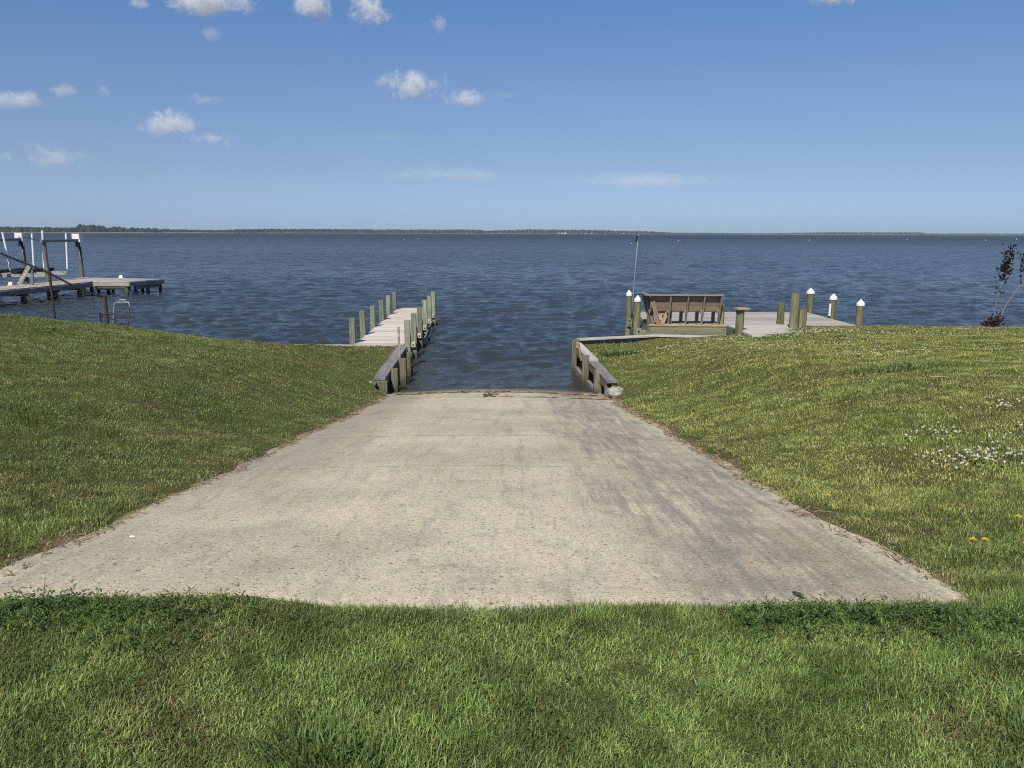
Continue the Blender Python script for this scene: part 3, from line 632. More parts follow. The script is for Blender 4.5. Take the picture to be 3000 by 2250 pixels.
# ------------------------------------------------------------------ neighbour's pier and boat lift (far left)
PZ = 0.73
def P(x, y, z): return Vector((x, y, z))
def far_pier():
    t = thing('wooden_pier', (-23, 40, 0), 'weathered grey pier with a square head, beyond the chain-link fence on the left', 'pier')
    e = lambda y: -23.35 + (y - 33.5) * 0.11                        # right edge of the walkway
    mb = MB(); y = 27.0
    while y < 41.5: mb.beam((e(y) - 2.0, y + .07, PZ - .02), (e(y), y + .07, PZ - .02), 0.134, 0.04); y += 0.14
    mb.build('walkway', M['deck_grey'], t)
    mb = MB(); y = 41.45
    while y < 45.2:
        k = (y - 41.45) / 3.75; mb.beam((-24.75 - .35 * k, y + .07, PZ - .02), (-20.52 + .72 * k, 41.52 + 2.45 * k, PZ - .02), 0.118, 0.04); y += 0.14
    mb.build('deck', M['deck_grey'], t)
    MB().beam((e(27) + .0, 27, PZ - .17), (e(41.45), 41.45, PZ - .17), 0.05, 0.22).build('side_board', M['old'], t)  # darker timber than the deck: the side's shade is put into its colour
    MB().beam((e(41.4) + .03, 41.43, PZ - .15), (-20.5, 41.43, PZ - .15), 0.05, 0.20).build('fascia_board', M['deck_grey'], t)
    MB().beam((-20.5, 41.46, PZ - .15), (-19.78, 43.98, PZ - .15), 0.05, 0.22).build('side_board', M['old'], t)  # shaded side of the head, darkened by its timber colour as well
    MB().beam((-22.5, 41.75, PZ - .36), (-20.6, 41.75, PZ - .36), 0.08, 0.18).build('cross_beam', M['post'], t)
    MB().beam((-20.5, 42.0, PZ - .36), (-19.95, 43.9, PZ - .36), 0.08, 0.18).build('cross_beam', M['post'], t)
    for (x, y) in ((-20.72, 41.55), (-20.25, 42.95), (-19.97, 43.85), (-21.9, 44.9), (-23.2, 44.9), (-22.6, 43.2), (-24.0, 44.8), (-22.75, 41.8), (-21.2, 44.3)):
        MB().cyl((x, y, -1.5), (x, y, PZ - .06), 0.095, 0.09, 10).build('piling', M['dark'] if y > 42 else M['oldpost'], t)
    for y in (28.5, 31.5, 34.6, 36.6, 38.8, 40.6):
        for dx in (-.2, -1.8): MB().cyl((e(y) + dx, y, -1.5), (e(y) + dx, y, PZ - .06), 0.12, 0.115, 10).build('piling', M['dark'], t)
        MB().beam((e(y) - 1.95, y + .14, PZ - .32), (e(y) - .05, y + .14, PZ - .32), 0.06, 0.16).build('cross_beam', M['dark'], t)
far_pier()
def boat_lift():
    t = thing('boat_lift', (-27, 43.3, 0), 'boat lift with white motor covers and white guide poles over the far left pier', 'boat lift')
    Az, Bz = 2.78, 2.82
    A = (-24.95, 41.6); Cc = (-25.15, 45.3); B = (-28.25, 45.0); D = (-27.6, 41.4)
    for (x, y), h in ((A, Az), (Cc, Az), (B, Bz), (D, Bz)):
        MB().cyl((x + .03, y, -1.5), (x, y, h), 0.125, 0.115, 14).build('piling', M['lift'], t)
    MB().beam((A[0] + .02, A[1] - .25, Az + .07), (Cc[0] + .02, Cc[1] + .2, Az + .07), 0.13, 0.14).build('top_beam', M['beam'], t)
    MB().beam((D[0], D[1] - .25, Bz + .07), (B[0], B[1] + .2, Bz + .07), 0.13, 0.14).build('top_beam', M['beam'], t)
    for (x, y), h in ((Cc, Az), (B, Bz)):
        mb = MB(); mb.box((x + .02, y - .1, h + .30), (0.42, 0.4, 0.30)); mb.box((x + .2, y - .1, h - .05), (0.08, 0.36, 0.45)); mb.build('motor_cover', M['white'], t)
        mb = MB(); mb.box((x + .13, y - .32, h - .16), (0.2, 0.16, 0.28)); mb.beam((x + .16, y - .2, h - .2), (x + .20, y - .2, h - 1.2), 0.05, 0.05); mb.beam((x + .08, y - .2, h - .1), (x + .18, y - .2, h - 1.3), 0.06, 0.04); mb.build('gearbox', M['black'], t)
        MB().tube([(x + .12, y - .25, h - .1), (x + .16, y - .25, h - 1.0), (x + .25, y - .25, 1.0)], 0.015, 5).build('cable', M['galv'], t)
    MB().tube([(-28.5, 44.9, Bz + .22), (-27.3, 44, Bz + .2), (-26.0, 42.8, Bz + .06), (-25.0, 41.7, Az + .02)], 0.018, 5).build('cable', M['black'], t)
    for y in (42.2, 44.6): MB().beam((-25.35 - (y - 42) * .1, y, 1.0), (-30.2, y, 1.0), 0.10, 0.20).build('cradle_beam', M['alu'], t)
    for x in (-26.6, -27.9): MB().beam((x, 41.4, 1.2), (x - .2, 45.2, 1.2), 0.25, 0.18).build('bunk', M['black'], t)
    for (x0, y0, z0, x1, z1) in ((-27.4, 42.4, 1.0, -27.6, 3.29), (-26.85, 43.6, 1.1, -26.75, 3.24), (-25.38, 42.1, 1.15, -25.25, 3.40), (-25.55, 44.6, 1.0, -25.42, 3.25)):
        o = MB().cyl((x0, y0, z0 + .25), (x1, y0, z1), 0.055, n=10).build('guide_pole', M['white'], t)
        MB().cyl((x0 + .01, y0, 1.05), (x0, y0, z0 + .26), 0.028, n=8).build('pole_socket', M['galv'], o)
boat_lift()
t = thing('leaning_plank', (-23.9, 39.0, PZ), 'grey plank leaning at an angle against an upright board on the far left pier', 'plank')
MB().beam((-24.6, 38.6, PZ + .01), (-24.0, 38.6, PZ + .95), 0.20, 0.05, (0, 1, 0)).build('plank', M['deck_grey'], t)
MB().beam((-24.02, 38.72, PZ + .0), (-23.98, 38.72, PZ + .78), 0.14, 0.09, (0, 1, 0)).build('upright', M['old'], t)
def dock_light(x, y, label):
    mb = MB(); z = PZ + .004
    mb.add([(x-.12, y-.1, z), (x+.12, y-.1, z), (x+.12, y+.1, z), (x-.12, y+.1, z), (x-.075, y-.06, z+.17), (x+.075, y-.06, z+.17), (x+.075, y+.06, z+.17), (x-.075, y+.06, z+.17)],
           [(0, 3, 2, 1), (4, 5, 6, 7), (0, 1, 5, 4), (1, 2, 6, 5), (2, 3, 7, 6), (3, 0, 4, 7)], [(0, 0, 0)] * 8)
    tag(mb.build('dock_box', M['cream'], None), label, 'dock box', 'small cream boxes on the far left pier')
dock_light(-22.5, 44.6, 'small cream tapered box on the far edge of the pier head')
dock_light(-24.75, 38.2, 'small cream tapered box beside the leaning plank on the pier walkway')

# ------------------------------------------------------------------ chain-link fence
def fence():
    t = thing('chain_link_fence', (-12, 19, 1), 'sagging rusty chain-link fence with a dark top rail at the left edge of the lawn', 'fence')
    P_ = [(-16.5, 16.6, 3.45), (-12.42, 18.9, 2.86), (-11.52, 19.3, 2.34), (-10.41, 19.7, 1.69)]
    def at(x):
        xx = [p[0] for p in P_]; return np.array([x, np.interp(x, xx, [p[1] for p in P_]), np.interp(x, xx, [p[2] for p in P_])])
    def sag(x): return 0.05 * math.sin((x + 11.52) / 1.11 * math.pi) if x > -11.52 else 0.03 * math.sin(min(1, (-11.52 - x) / 2.4) * math.pi)
    X0, X1 = -16.5, -10.41
    MB().tube([tuple(at(x) - np.array([0, 0, sag(x)])) for x in np.linspace(X0, X1, 50)], 0.026, 6).build('top_rail', M['black'], t)
    mb = MB()                                                        # twisted ends of the mesh along the rail
    for x in np.arange(X0, X1 - .03, 0.07):
        p = at(x); mb.tube([p + (0, -.03, -.05 - sag(x)), p + (.01, -.03, .04 - sag(x))], 0.005, 4)
    tag(mb.build('mesh_knuckle', M['wire'], t), kind='stuff')
    mb = MB(); cell = 0.085; cols = int((X1 - X0) / cell)
    for k in range(cols):
        x0 = X0 + k * cell; pts = []
        for j in range(16):
            x = min(x0 + (cell if j % 2 else 0), X1); p = at(x); bell = 0.05 * math.sin(j * 0.4 + x0 * 2.1) * (x > -12)
            pts.append((p[0] + 0.35 * j * .066 * (x > -11.5) * .4, p[1] + bell, p[2] - sag(x) - j * 0.078))
        for u_, v_ in zip(pts, pts[1:]): mb.tube([u_, v_], 0.0042, 3)
    mb.build('mesh', M['wire'], t)
    def post(x, top, r, mt='rust'):
        p = at(x); g = float(ground_z(x, min(p[1], 19.3))); MB().cyl((x + .02, p[1], g - .5), (x, p[1], top), r, n=10).build('post', M[mt], t)
    post(-14.2, 3.15, 0.03); post(-11.52, 2.37, 0.03); post(-10.41, 1.74, 0.042)
    MB().cyl((-10.56, 19.7, 0.3), (-10.57, 19.7, 1.30), 0.026, n=8).build('post', M['black'], t)
fence()
def pipe_frame(x, y, w, h, z0, mat, mat2, label, mesh_r=0.003, lean=0.12, bump=False):
    t = thing('pipe_frame', (x, y, z0), label, 'pipe frame', 'bent pipe frames at the fence end')
    def q(a, b): return Vector((x + a * w + lean * b * 0.6, y + 0.1 * b, z0 + b * h))
    r = 0.12
    pts = [q(-.5, -.3), q(-.5, 0), q(-.5, .8)] + [q(-.5 + r * (1 - math.cos(k)), .86 + .14 * math.sin(k)) for k in np.linspace(0, 1.57, 5)] + \
          [q(.5 - r * (1 - math.cos(k)), .86 + .14 * math.sin(k)) for k in np.linspace(1.57, 0, 5)] + [q(.5, .8)]
    MB().tube(pts, 0.017, 8).build('frame', mat, t)
    MB().tube([q(.5, .8), q(.5, 0), q(.5, -.3)], 0.0175, 8).build('leg', mat2, t)
    if bump:
        mb = MB()
        for k in (-.12, 0.02, .14): mb.tube([q(k - .1, 1.0), q(k - .03, 1.10), q(k + .05, 1.09), q(k + .1, 1.0)], 0.014, 6)
        mb.build('handle', M['galv'], t)
    mb = MB(); n = int(w / 0.042)
    for k in range(n):
        pp = []
        for j in range(int(h / .038)): pp.append(q(-.48 + (k + (j % 2)) / n * .95, j * .038 / h))
        for u_, v_ in zip(pp, pp[1:]): mb.tube([u_, v_], mesh_r, 3)
    mb.build('mesh', M['wire'], t)
pipe_frame(-10.05, 19.6, 0.39, 0.72, 0.86, M['galv'], M['rust'], 'taller grey and rusty pipe frame with wire mesh at the fence end', bump=True)
pipe_frame(-10.27, 19.4, 0.35, 0.40, 0.90, M['black'], M['black'], 'shorter black pipe frame with wire mesh against the last fence post', lean=0.05)

# ------------------------------------------------------------------ leaves & grass
def leafmat(name, mul=1.0, trans=0.35):
    m, n, l, p = new_mat(name); t = NT(m); n.remove(p)
    a = t.attr('tint'); d = n.new('ShaderNodeBsdfDiffuse'); tr = n.new('ShaderNodeBsdfTranslucent'); mx = n.new('ShaderNodeMixShader')
    l.new(a, d.inputs['Color']); l.new(t.vmath('MULTIPLY', a, (1.15, 1.2, 0.7)), tr.inputs['Color']); mx.inputs[0].default_value = trans
    gl = n.new('ShaderNodeBsdfGlossy'); gl.inputs['Roughness'].default_value = 0.45; gl.inputs['Color'].default_value = (1, 1, 1, 1)
    m2 = n.new('ShaderNodeMixShader'); m2.inputs[0].default_value = 0.018
    l.new(d.outputs[0], mx.inputs[1]); l.new(tr.outputs[0], mx.inputs[2]); l.new(mx.outputs[0], m2.inputs[1]); l.new(gl.outputs[0], m2.inputs[2])
    l.new(m2.outputs[0], n['Material Output'].inputs[0]); return m
M['blade'] = leafmat('grass_blade'); M['leaf'] = leafmat('broad_leaf', trans=0.25)
def blades(x, y, z, L, w, lean, az, tint, curl=0.5):
    """arrays -> tapered bent blades: verts (n*5), quads, tris"""
    n = len(x); d = np.stack((np.cos(az), np.sin(az), np.zeros(n)), 1); s = np.stack((-np.sin(az), np.cos(az), np.zeros(n)), 1)
    roll = rng.normal(0, 0.5, n); s = s * np.cos(roll)[:, None] + d * np.sin(roll)[:, None]
    b = np.stack((x, y, z), 1); l1 = lean * 0.75; l2 = lean * (1.0 + curl)
    up = np.array([0, 0, 1.0])
    m = b + (d * np.sin(l1)[:, None] + up * np.cos(l1)[:, None]) * (L * 0.55)[:, None]
    tp = m + (d * np.sin(l2)[:, None] + up * np.cos(l2)[:, None]) * (L * 0.45)[:, None]
    h = (w / 2)[:, None]
    V = np.stack((b - s * h * .8, b + s * h * .8, m + s * h, m - s * h, tp), 1).reshape(-1, 3)
    i = np.arange(n) * 5; Q = np.stack((i, i + 1, i + 2, i + 3), 1); T = np.stack((i + 3, i + 2, i + 4), 1)
    return V, Q, T, np.repeat(tint, 5, 0)
def scatter(x0, x1, y0, y1, dens):
    n = int((x1 - x0) * (y1 - y0) * dens); return rng.uniform(x0, x1, n), rng.uniform(y0, y1, n)
def on_lawn(x, y, m=0.0):
    left = (x < xl(y) + m) & (y < 19.4); right = (x > xr(y) - m) & (y < seawall_r(x) - 0.08)
    front = y < 3.075 - 0.012 * x + (fbm(x, x * 0, 4.0, 8, 3) - 0.5) * 0.11 + 0.02
    return left | right | front
def grass():
    VV = []; QQ = []; TT = []; CC = []; off = 0
    bands = [(1.5, 3.45, 5.0, 28000, 0.034, 0.0031), (3.45, 5.5, 7.2, 12000, 0.032, 0.0037), (5.5, 8.5, 9.2, 7000, 0.030, 0.0046),
             (8.5, 12.5, 12.0, 3800, 0.030, 0.0060), (12.5, 16.5, 14.0, 2300, 0.032, 0.0078), (16.5, 20.9, 17.0, 1500, 0.036, 0.0100)]
    for (y0, y1, hw, dens, L0, w0) in bands:
        x, y = scatter(-hw, hw, y0, y1, dens); k = on_lawn(x, y); x, y = x[k], y[k]
        d = np.where(y < 3.06, 9, np.where(x < -.27, xl(y) - x, x - xr(y)))
        bare = sstep((np.where(x > 0, 0.15, 0.10) - d + (fbm(x, y, 2.2, 51) - 0.5) * 0.75) / 0.22)
        thin = fbm(x, y, 1.1, 52); k = rng.random(len(x)) > np.maximum(bare * 0.86, np.clip((thin - 0.62) * 1.6, 0, 0.45))
        x, y, d, bare = x[k], y[k], d[k], bare[k]; n = len(x); z = ground_z(x, y) - 0.004
        patch = 0.55 * fbm(x, y, 0.55, 53, 4) + 0.45 * fbm(x, y, 4.2, 63, 3); tuft = fbm(x, y, 3.0, 54); lush = sstep((fbm(x, y, 0.8, 55) - 0.5) / 0.18)
        L = L0 * (0.55 + 0.75 * tuft + 0.35 * lush) * rng.uniform(0.6, 1.3, n) * (1 - 0.45 * bare)
        L *= np.where(y < 3.1, 1.0 + 0.35 * sstep((y - 2.8) / 0.2), 1)
        w = w0 * rng.uniform(0.7, 1.25, n)
        wind = 0.7 + 1.8 * (fbm(x, y, 0.9, 56) - 0.5)
        az = np.where(rng.random(n) < 0.22, wind + rng.normal(0, 0.7, n), rng.uniform(0, 6.283, n)); lean = np.abs(rng.normal(0.82, 0.42, n)); lean = np.clip(lean, 0.05, 1.25)
        g1 = np.array([0.145, 0.200, 0.052]); g2 = np.array([0.262, 0.270, 0.098]); g3 = np.array([0.085, 0.130, 0.034]); straw = np.array([0.36, 0.29, 0.15]); br = np.array([0.17, 0.12, 0.062])
        f = np.clip((patch - 0.36) / 0.28, 0, 1)[:, None]; fr = (y < 3.1); f = np.where(fr[:, None], 0.30 + 0.30 * f, 0.15 + 0.7 * f); lush = np.where(fr, lush * 0.45, lush); tint = g1 * (1 - f) + g2 * f
        tint = np.where((lush * 0.7)[:, None] > rng.random((n, 1)), tint * 0.55 + g3 * 0.45 + np.array([0, .012, 0]), tint)
        warm = np.where(x > 0, 0.55, -0.25) * sstep((y - 3.2) / 3) * np.ones(n)
        tint = tint * np.where(y < 3.1, 1.20, np.where(x > 0, 1.22, 1.10))[:, None] * np.where((y < 3.1)[:, None], np.array([0.93, 1.03, 1.0]), 1.0)
        tint = tint * (1 + warm[:, None] * np.array([0.55, 0.38, 0.30]))
        st = 0.035 + 0.30 * sstep((fbm(x, y, 1.4, 57) - 0.56) / 0.14) + 0.5 * bare + np.where(y > 18.4, 0.25, 0) + np.where((x < 0) & (y > 3.1), 0.15 * sstep((fbm(x, y, 0.7, 58) - 0.5) / 0.15), 0)
        r = rng.random(n); tint = np.where((r < st)[:, None], np.where(rng.random((n, 1)) < 0.55, straw, br) * rng.uniform(0.6, 1.15, (n, 1)), tint)
        tint = tint * (0.74 + 0.54 * sstep((fbm(x, y, 7.0, 64, 2) - 0.28) / 0.44))[:, None] * rng.uniform(0.45, 1.55, (n, 1)) * np.where(rng.random((n, 1)) < 0.06, 1.5, 1.0) * (1 + rng.normal(0, 0.05, (n, 3)))
        V, Q, T, Cc = blades(x, y, z, L, w, lean, az, tint); VV.append(V); QQ.append(Q + off); TT.append(T + off); CC.append(Cc); off += len(V)
    # coarse dark tufts
    tufts = [(-0.62, 2.08, .13, 150, .12), (-0.5, 2.0, .12, 120, .12), (1.65, 2.15, .10, 90, .10)]
    for k in range(18):
        for _ in range(50):
            tx = rng.uniform(-12, 14); ty = rng.uniform(4, 19)
            if on_lawn(np.array([tx]), np.array([ty]), -0.35)[0] and abs(tx) < ty * 0.72: break
        tufts.append((tx, ty, rng.uniform(.12, .3), 60, rng.uniform(.05, .08)))
    tufts += [(2.35, 18.05, .28, 320, .13), (2.7, 18.2, .28, 300, .12), (5.3, 10.8, .40, 260, .085), (5.9, 10.9, .40, 260, .085), (4.9, 10.7, .3, 140, .08)]
    for (tx, ty, tr, n, L0) in tufts:
        a = rng.uniform(0, 6.283, n); rr = tr * np.sqrt(rng.random(n)); x = tx + rr * np.cos(a); y = ty + rr * np.sin(a); L = L0 * rng.uniform(.5, 1.25, n)
        w = np.full(n, 0.0050 + 0.0006 * ty) * rng.uniform(.7, 1.2, n); tint = np.array([0.135, 0.185, 0.058]) * rng.uniform(.6, 1.6, (n, 1)) * (1 + rng.normal(0, .05, (n, 3)))
        V, Q, T, Cc = blades(x, y, ground_z(x, y) - .004, L, w, rng.uniform(.15, .85, n), a + rng.normal(0, .5, n), tint); VV.append(V); QQ.append(Q + off); TT.append(T + off); CC.append(Cc); off += len(V)
    o = raw('grass', np.concatenate(VV), [np.concatenate(QQ), np.concatenate(TT)], M['blade'], False, {'tint': np.concatenate(CC)})
    tag(o, 'mown green lawn grass with straw patches and coarse tufts', 'grass', kind='stuff')
grass()
def weeds():
    """dark broad-leaved weeds along the near edge of the concrete"""
    VV = []; FF = []; CC = []; off = 0
    spots = []
    for _ in range(720):
        x = rng.uniform(-2.6, -1.2) + abs(rng.normal(0, .12)); y = 3.00 - 0.012 * x + rng.normal(0, .05) - abs(rng.normal(0, .17)) * (0.4 + 1.2 * vnoise(x, 0, 2.2, 91)); spots.append((x, y, 1.0))
    for _ in range(850):
        x = rng.uniform(0.9, 2.4); y = 2.99 - 0.012 * x + rng.normal(0, .045) - abs(rng.normal(0, .13)) * (0.4 + 1.2 * vnoise(x, 0, 2.2, 92)); spots.append((x, y, 0.9))
    for _ in range(60):
        spots.append((rng.uniform(2.0, 3.4), rng.uniform(3.0, 4.8), 0.8))
    for _ in range(70):
        a, b = rng.uniform(-3, 3), rng.uniform(1.9, 2.95)
        for _ in range(rng.integers(3, 9)): spots.append((a + rng.normal(0, .04), b + rng.normal(0, .04), rng.uniform(.5, .85)))
    for (x, y, s) in spots:
        z = float(ground_z(x, y)); h = rng.uniform(.02, .075) * s
        n = rng.integers(5, 10); a0 = rng.uniform(0, 6.28); c = np.array([0.070, 0.115, 0.034]) * rng.uniform(.55, 1.8)
        for k in range(n):
            a = a0 + k * 2.4; L = rng.uniform(.012, .030) * s; w = L * .17; el = rng.uniform(-.1, .7)
            d = np.array([math.cos(a) * math.cos(el), math.sin(a) * math.cos(el), math.sin(el)]); sd = np.array([-math.sin(a), math.cos(a), rng.normal(0, .25)])
            b = np.array([x, y, z + h * (k + 1) / n])
            V = np.stack((b, b + d * L * .5 + sd * w, b + d * L, b + d * L * .5 - sd * w)); VV.append(V); FF.append([off, off + 1, off + 2, off + 3]); off += 4
            CC.append(np.repeat(c[None] * rng.uniform(.8, 1.25), 4, 0))
    o = raw('weeds', np.concatenate(VV), [np.array(FF)], M['leaf'], False, {'tint': np.concatenate(CC)}); tag(o, 'dark green broad-leaved weeds along the near edge of the concrete', 'weeds', kind='stuff')
weeds()
def clover():
    """white clover heads in drifts over the right-hand lawn"""
    pts = []
    def cl(cx, cy, sx, sy, n):
        for _ in range(n): pts.append((cx + rng.normal(0, sx), cy + rng.normal(0, sy)))
    cl(3.78, 5.95, .20, .17, 85); cl(3.45, 5.9, .12, .15, 8); cl(3.85, 6.85, .24, .16, 34); cl(4.85, 7.4, .32, .16, 30); cl(4.3, 6.45, .2, .12, 12); cl(7.0, 18.9, .75, .32, 190); cl(6.0, 18.0, .9, .25, 40); cl(8.6, 18.6, .9, .6, 75)
    cl(9.6, 17.2, .9, .5, 40); cl(4.8, 18.2, .5, .25, 45); cl(3.5, 18.0, .5, .4, 32); cl(5.6, 15.2, .9, .4, 60); cl(7.6, 13.0, .7, .2, 26); cl(5.7, 12.6, .3, .2, 14); cl(3.5, 9.7, .3, .3, 9); cl(4.6, 14.5, .5, .2, 10)
    V = []; F = []; off = 0; CC = []
    bm = bmesh.new(); bmesh.ops.create_icosphere(bm, subdivisions=1, radius=1); bv = np.array([v.co[:] for v in bm.verts]); bf = np.array([[v.index for v in f.verts] for f in bm.faces]); bm.free()
    for (x, y) in pts:
        if not on_lawn(np.array([x]), np.array([y]), -.1)[0]: continue
        r = rng.uniform(.009, .015) * (1 + max(0, y - 9) * .02); z = float(ground_z(x, y)) + rng.uniform(.04, .075)
        V.append(bv * np.array([r, r, r * .8]) * rng.uniform(.8, 1.2, (len(bv), 1)) + (x, y, z)); F.append(bf + off); off += len(bv)
        CC.append(np.tile(np.array([0.62, 0.60, 0.50]) * rng.uniform(.8, 1.1), (len(bv), 1)))
    o = raw('clover_flowers', np.concatenate(V), [np.concatenate(F)], M['leaf'], False, {'tint': np.concatenate(CC)}); tag(o, 'drifts of small white clover flowers over the right-hand lawn', 'clover flowers', kind='stuff')
clover()
def wrack():
    """dry reed stems washed up in a line across the foot of the ramp, and thatch along its edges"""
    mb = MB()
    for _ in range(300):
        x = random.uniform(-2.3, 1.9); y = 15.42 - 0.16 * ((x + .3) / 2.2) ** 2 * 1.8 + random.gauss(0, .07); L = random.uniform(.06, .35); a = random.gauss(0.05, .25)
        z = float(ramp_z(x, y)) + random.uniform(.006, .03); dx = L / 2 * math.cos(a); dy = L / 2 * math.sin(a) - .1 * dx * (x + .3) * .3
        mb.tube([(x - dx, y - dy, float(ramp_z(x - dx, y - dy)) + .012), (x, y, z), (x + dx, y + dy, float(ramp_z(x + dx, y + dy)) + .01)], random.uniform(.004, .009), 4)
    for _ in range(60):
        x = random.choice((random.uniform(-.4, .8), random.uniform(1.0, 1.9), random.uniform(.9, 1.8))); y = random.choice((14.2, 14.15, 14.75)) + random.gauss(0, .02); L = random.uniform(.05, .22); a = random.gauss(0, .15)
        mb.tube([(x, y, float(ramp_z(x, y)) + .008), (x + L * math.cos(a), y + L * math.sin(a), float(ramp_z(x + L, y)) + .01)], random.uniform(.004, .008), 4)
    m = wood('dry_reed', (0.50, 0.40, 0.26), (0.10, 0.06, 0.035), (0.14, 0.09, 0.05), 0.6, 0.7)
    tag(mb.build('reed_debris', m, None), 'line of dry brown reed stems washed up across the foot of the ramp', 'debris', kind='stuff')
    mb = MB()
    for _ in range(1000):
        y = random.uniform(3.4, 14.9); side = random.random() < .4; d = abs(random.gauss(0, .09)) - .05
        x = float(xl(y)) - d if side else float(xr(y)) + d; L = random.uniform(.03, .13) * (.5 + y / 20); a = random.uniform(0, 3.14)
        z = max(float(ground_z(x, y)) if (x < float(xl(y)) or x > float(xr(y))) else -9, float(ramp_z(min(max(x, RX0), RX1), y))) + .006
        mb.tube([(x - L/2*math.cos(a), y - L/2*math.sin(a), z), (x + L/2*math.cos(a), y + L/2*math.sin(a), z + random.uniform(0, .02))], .0016 + .00022 * y, 3)
    m2 = wood('dry_thatch', (0.36, 0.27, 0.17), (0.18, 0.12, 0.075), (0.3, 0.22, 0.14), 0.5, 0.6)
    tag(mb.build('dry_thatch', m2, None), 'dry brown clippings and bare thatch along both edges of the ramp', 'thatch', kind='stuff')
wrack()
# dandelions
M['petal'] = plain('yellow_petal', (0.75, 0.50, 0.02), 0.7, 0, 0.15, 200); M['stem'] = plain('green_stem', (0.08, 0.13, 0.04), 0.8)
dl = [(2.39, 3.76, 'yellow dandelion close to the ramp edge, left one of the near pair'), (2.445, 3.75, 'yellow dandelion, right one of the near pair beside the ramp'), (2.625, 3.70, 'yellow dandelion cut off by the right picture edge, nearest the ramp corner'),
      (2.10, 4.88, 'single yellow dandelion half way up the right-hand bank'), (2.96, 4.27, 'yellow dandelion at the right picture edge, farther from the ramp corner')]
for (x, y, lab) in dl:
    g = float(ground_z(x, y)); t = thing('dandelion', (x, y, g), lab, 'flower', 'dandelions in the right-hand lawn')
    MB().tube([(x, y, g - .01), (x + .005, y, g + .05), (x + .004, y, g + .085)], .0022, 5).build('stem', M['stem'], t)
    mb = MB()
    for ring, (L, el, n) in enumerate(((.021, .25, 18), (.016, .7, 14), (.009, 1.2, 9))):
        for k in range(n):
            a = 6.283 * k / n + ring; d = Vector((math.cos(a) * math.cos(el), math.sin(a) * math.cos(el), math.sin(el))); s = Vector((-math.sin(a), math.cos(a), 0)); b = Vector((x + .004, y, g + .086))
            mb.add([b, b + d * L * .6 + s * .0028, b + d * L, b + d * L * .6 - s * .0028], [(0, 1, 2, 3)], [(0, 0, 0)] * 4)
    mb.build('flower_head', M['petal'], t)
# bits lying about
def stick(name, pts, r, mat, label, cat): return tag(MB().tube(pts, r, 7).build(name, mat, None), label, cat)
z = float(ground_z(-2.0, 3.2)); stick('dead_stalk', [(-2.02, 3.06, z - .03), (-2.01, 3.07, z + .06), (-1.995, 3.07, z + .13)], [.004, .003, .0022], M['bench'], 'upright dead brown stalk at the left end of the near grass', 'stalk')
z = float(ramp_z(1.28, 3.16)); stick('bark_chip', [(1.262, 3.205, z + .006), (1.272, 3.185, z + .011), (1.282, 3.165, z + .013), (1.288, 3.15, z + .006)], [.004, .008, .009, .004], M['dark'], 'small dark bark chip lying on the near right of the concrete', 'bark chip')
z = float(ramp_z(-1.95, 4.2)); tag(rock('shell_fragment', (-2.17, 4.15, z + .008), (.018, .008, .005), M['cream'], 2, 3), 'small white shell fragment on the left of the concrete', 'shell')
zz = float(ground_z(7.9, 14.0)); stick('straw', [(5.19, 9.4, float(ground_z(5.19, 9.4)) + .05), (5.42, 9.4, float(ground_z(5.42, 9.4)) + .05)], [.008, .006], M['tan'], 'single pale straw lying on the right-hand lawn', 'straw')
# weed growing from the joint at the ramp foot
mbv = []; mbf = []; mbc = []; off = 0
for _ in range(70):
    k = rng.random(); x = -0.52 + .24 * k + rng.normal(0, .03); y = 14.1 + .55 * k + rng.normal(0, .04); z = float(ramp_z(x, y)); a = rng.uniform(0, 6.28); L = rng.uniform(.03, .09); el = rng.uniform(.2, 1.2)
    d = np.array([math.cos(a) * math.cos(el), math.sin(a) * math.cos(el), math.sin(el)]); s = np.array([-math.sin(a), math.cos(a), 0]) * L * .2; b = np.array([x, y, z + .004])
    mbv.append(np.stack((b, b + d * L * .5 + s, b + d * L, b + d * L * .5 - s))); mbf.append([off, off + 1, off + 2, off + 3]); off += 4; mbc.append(np.repeat(np.array([[.07, .12, .04]]) * rng.uniform(.6, 1.4), 4, 0))
tag(raw('weed', np.concatenate(mbv), [np.array(mbf)], M['leaf'], False, {'tint': np.concatenate(mbc)}), 'green weed growing from a crack at the foot of the ramp', 'weed')

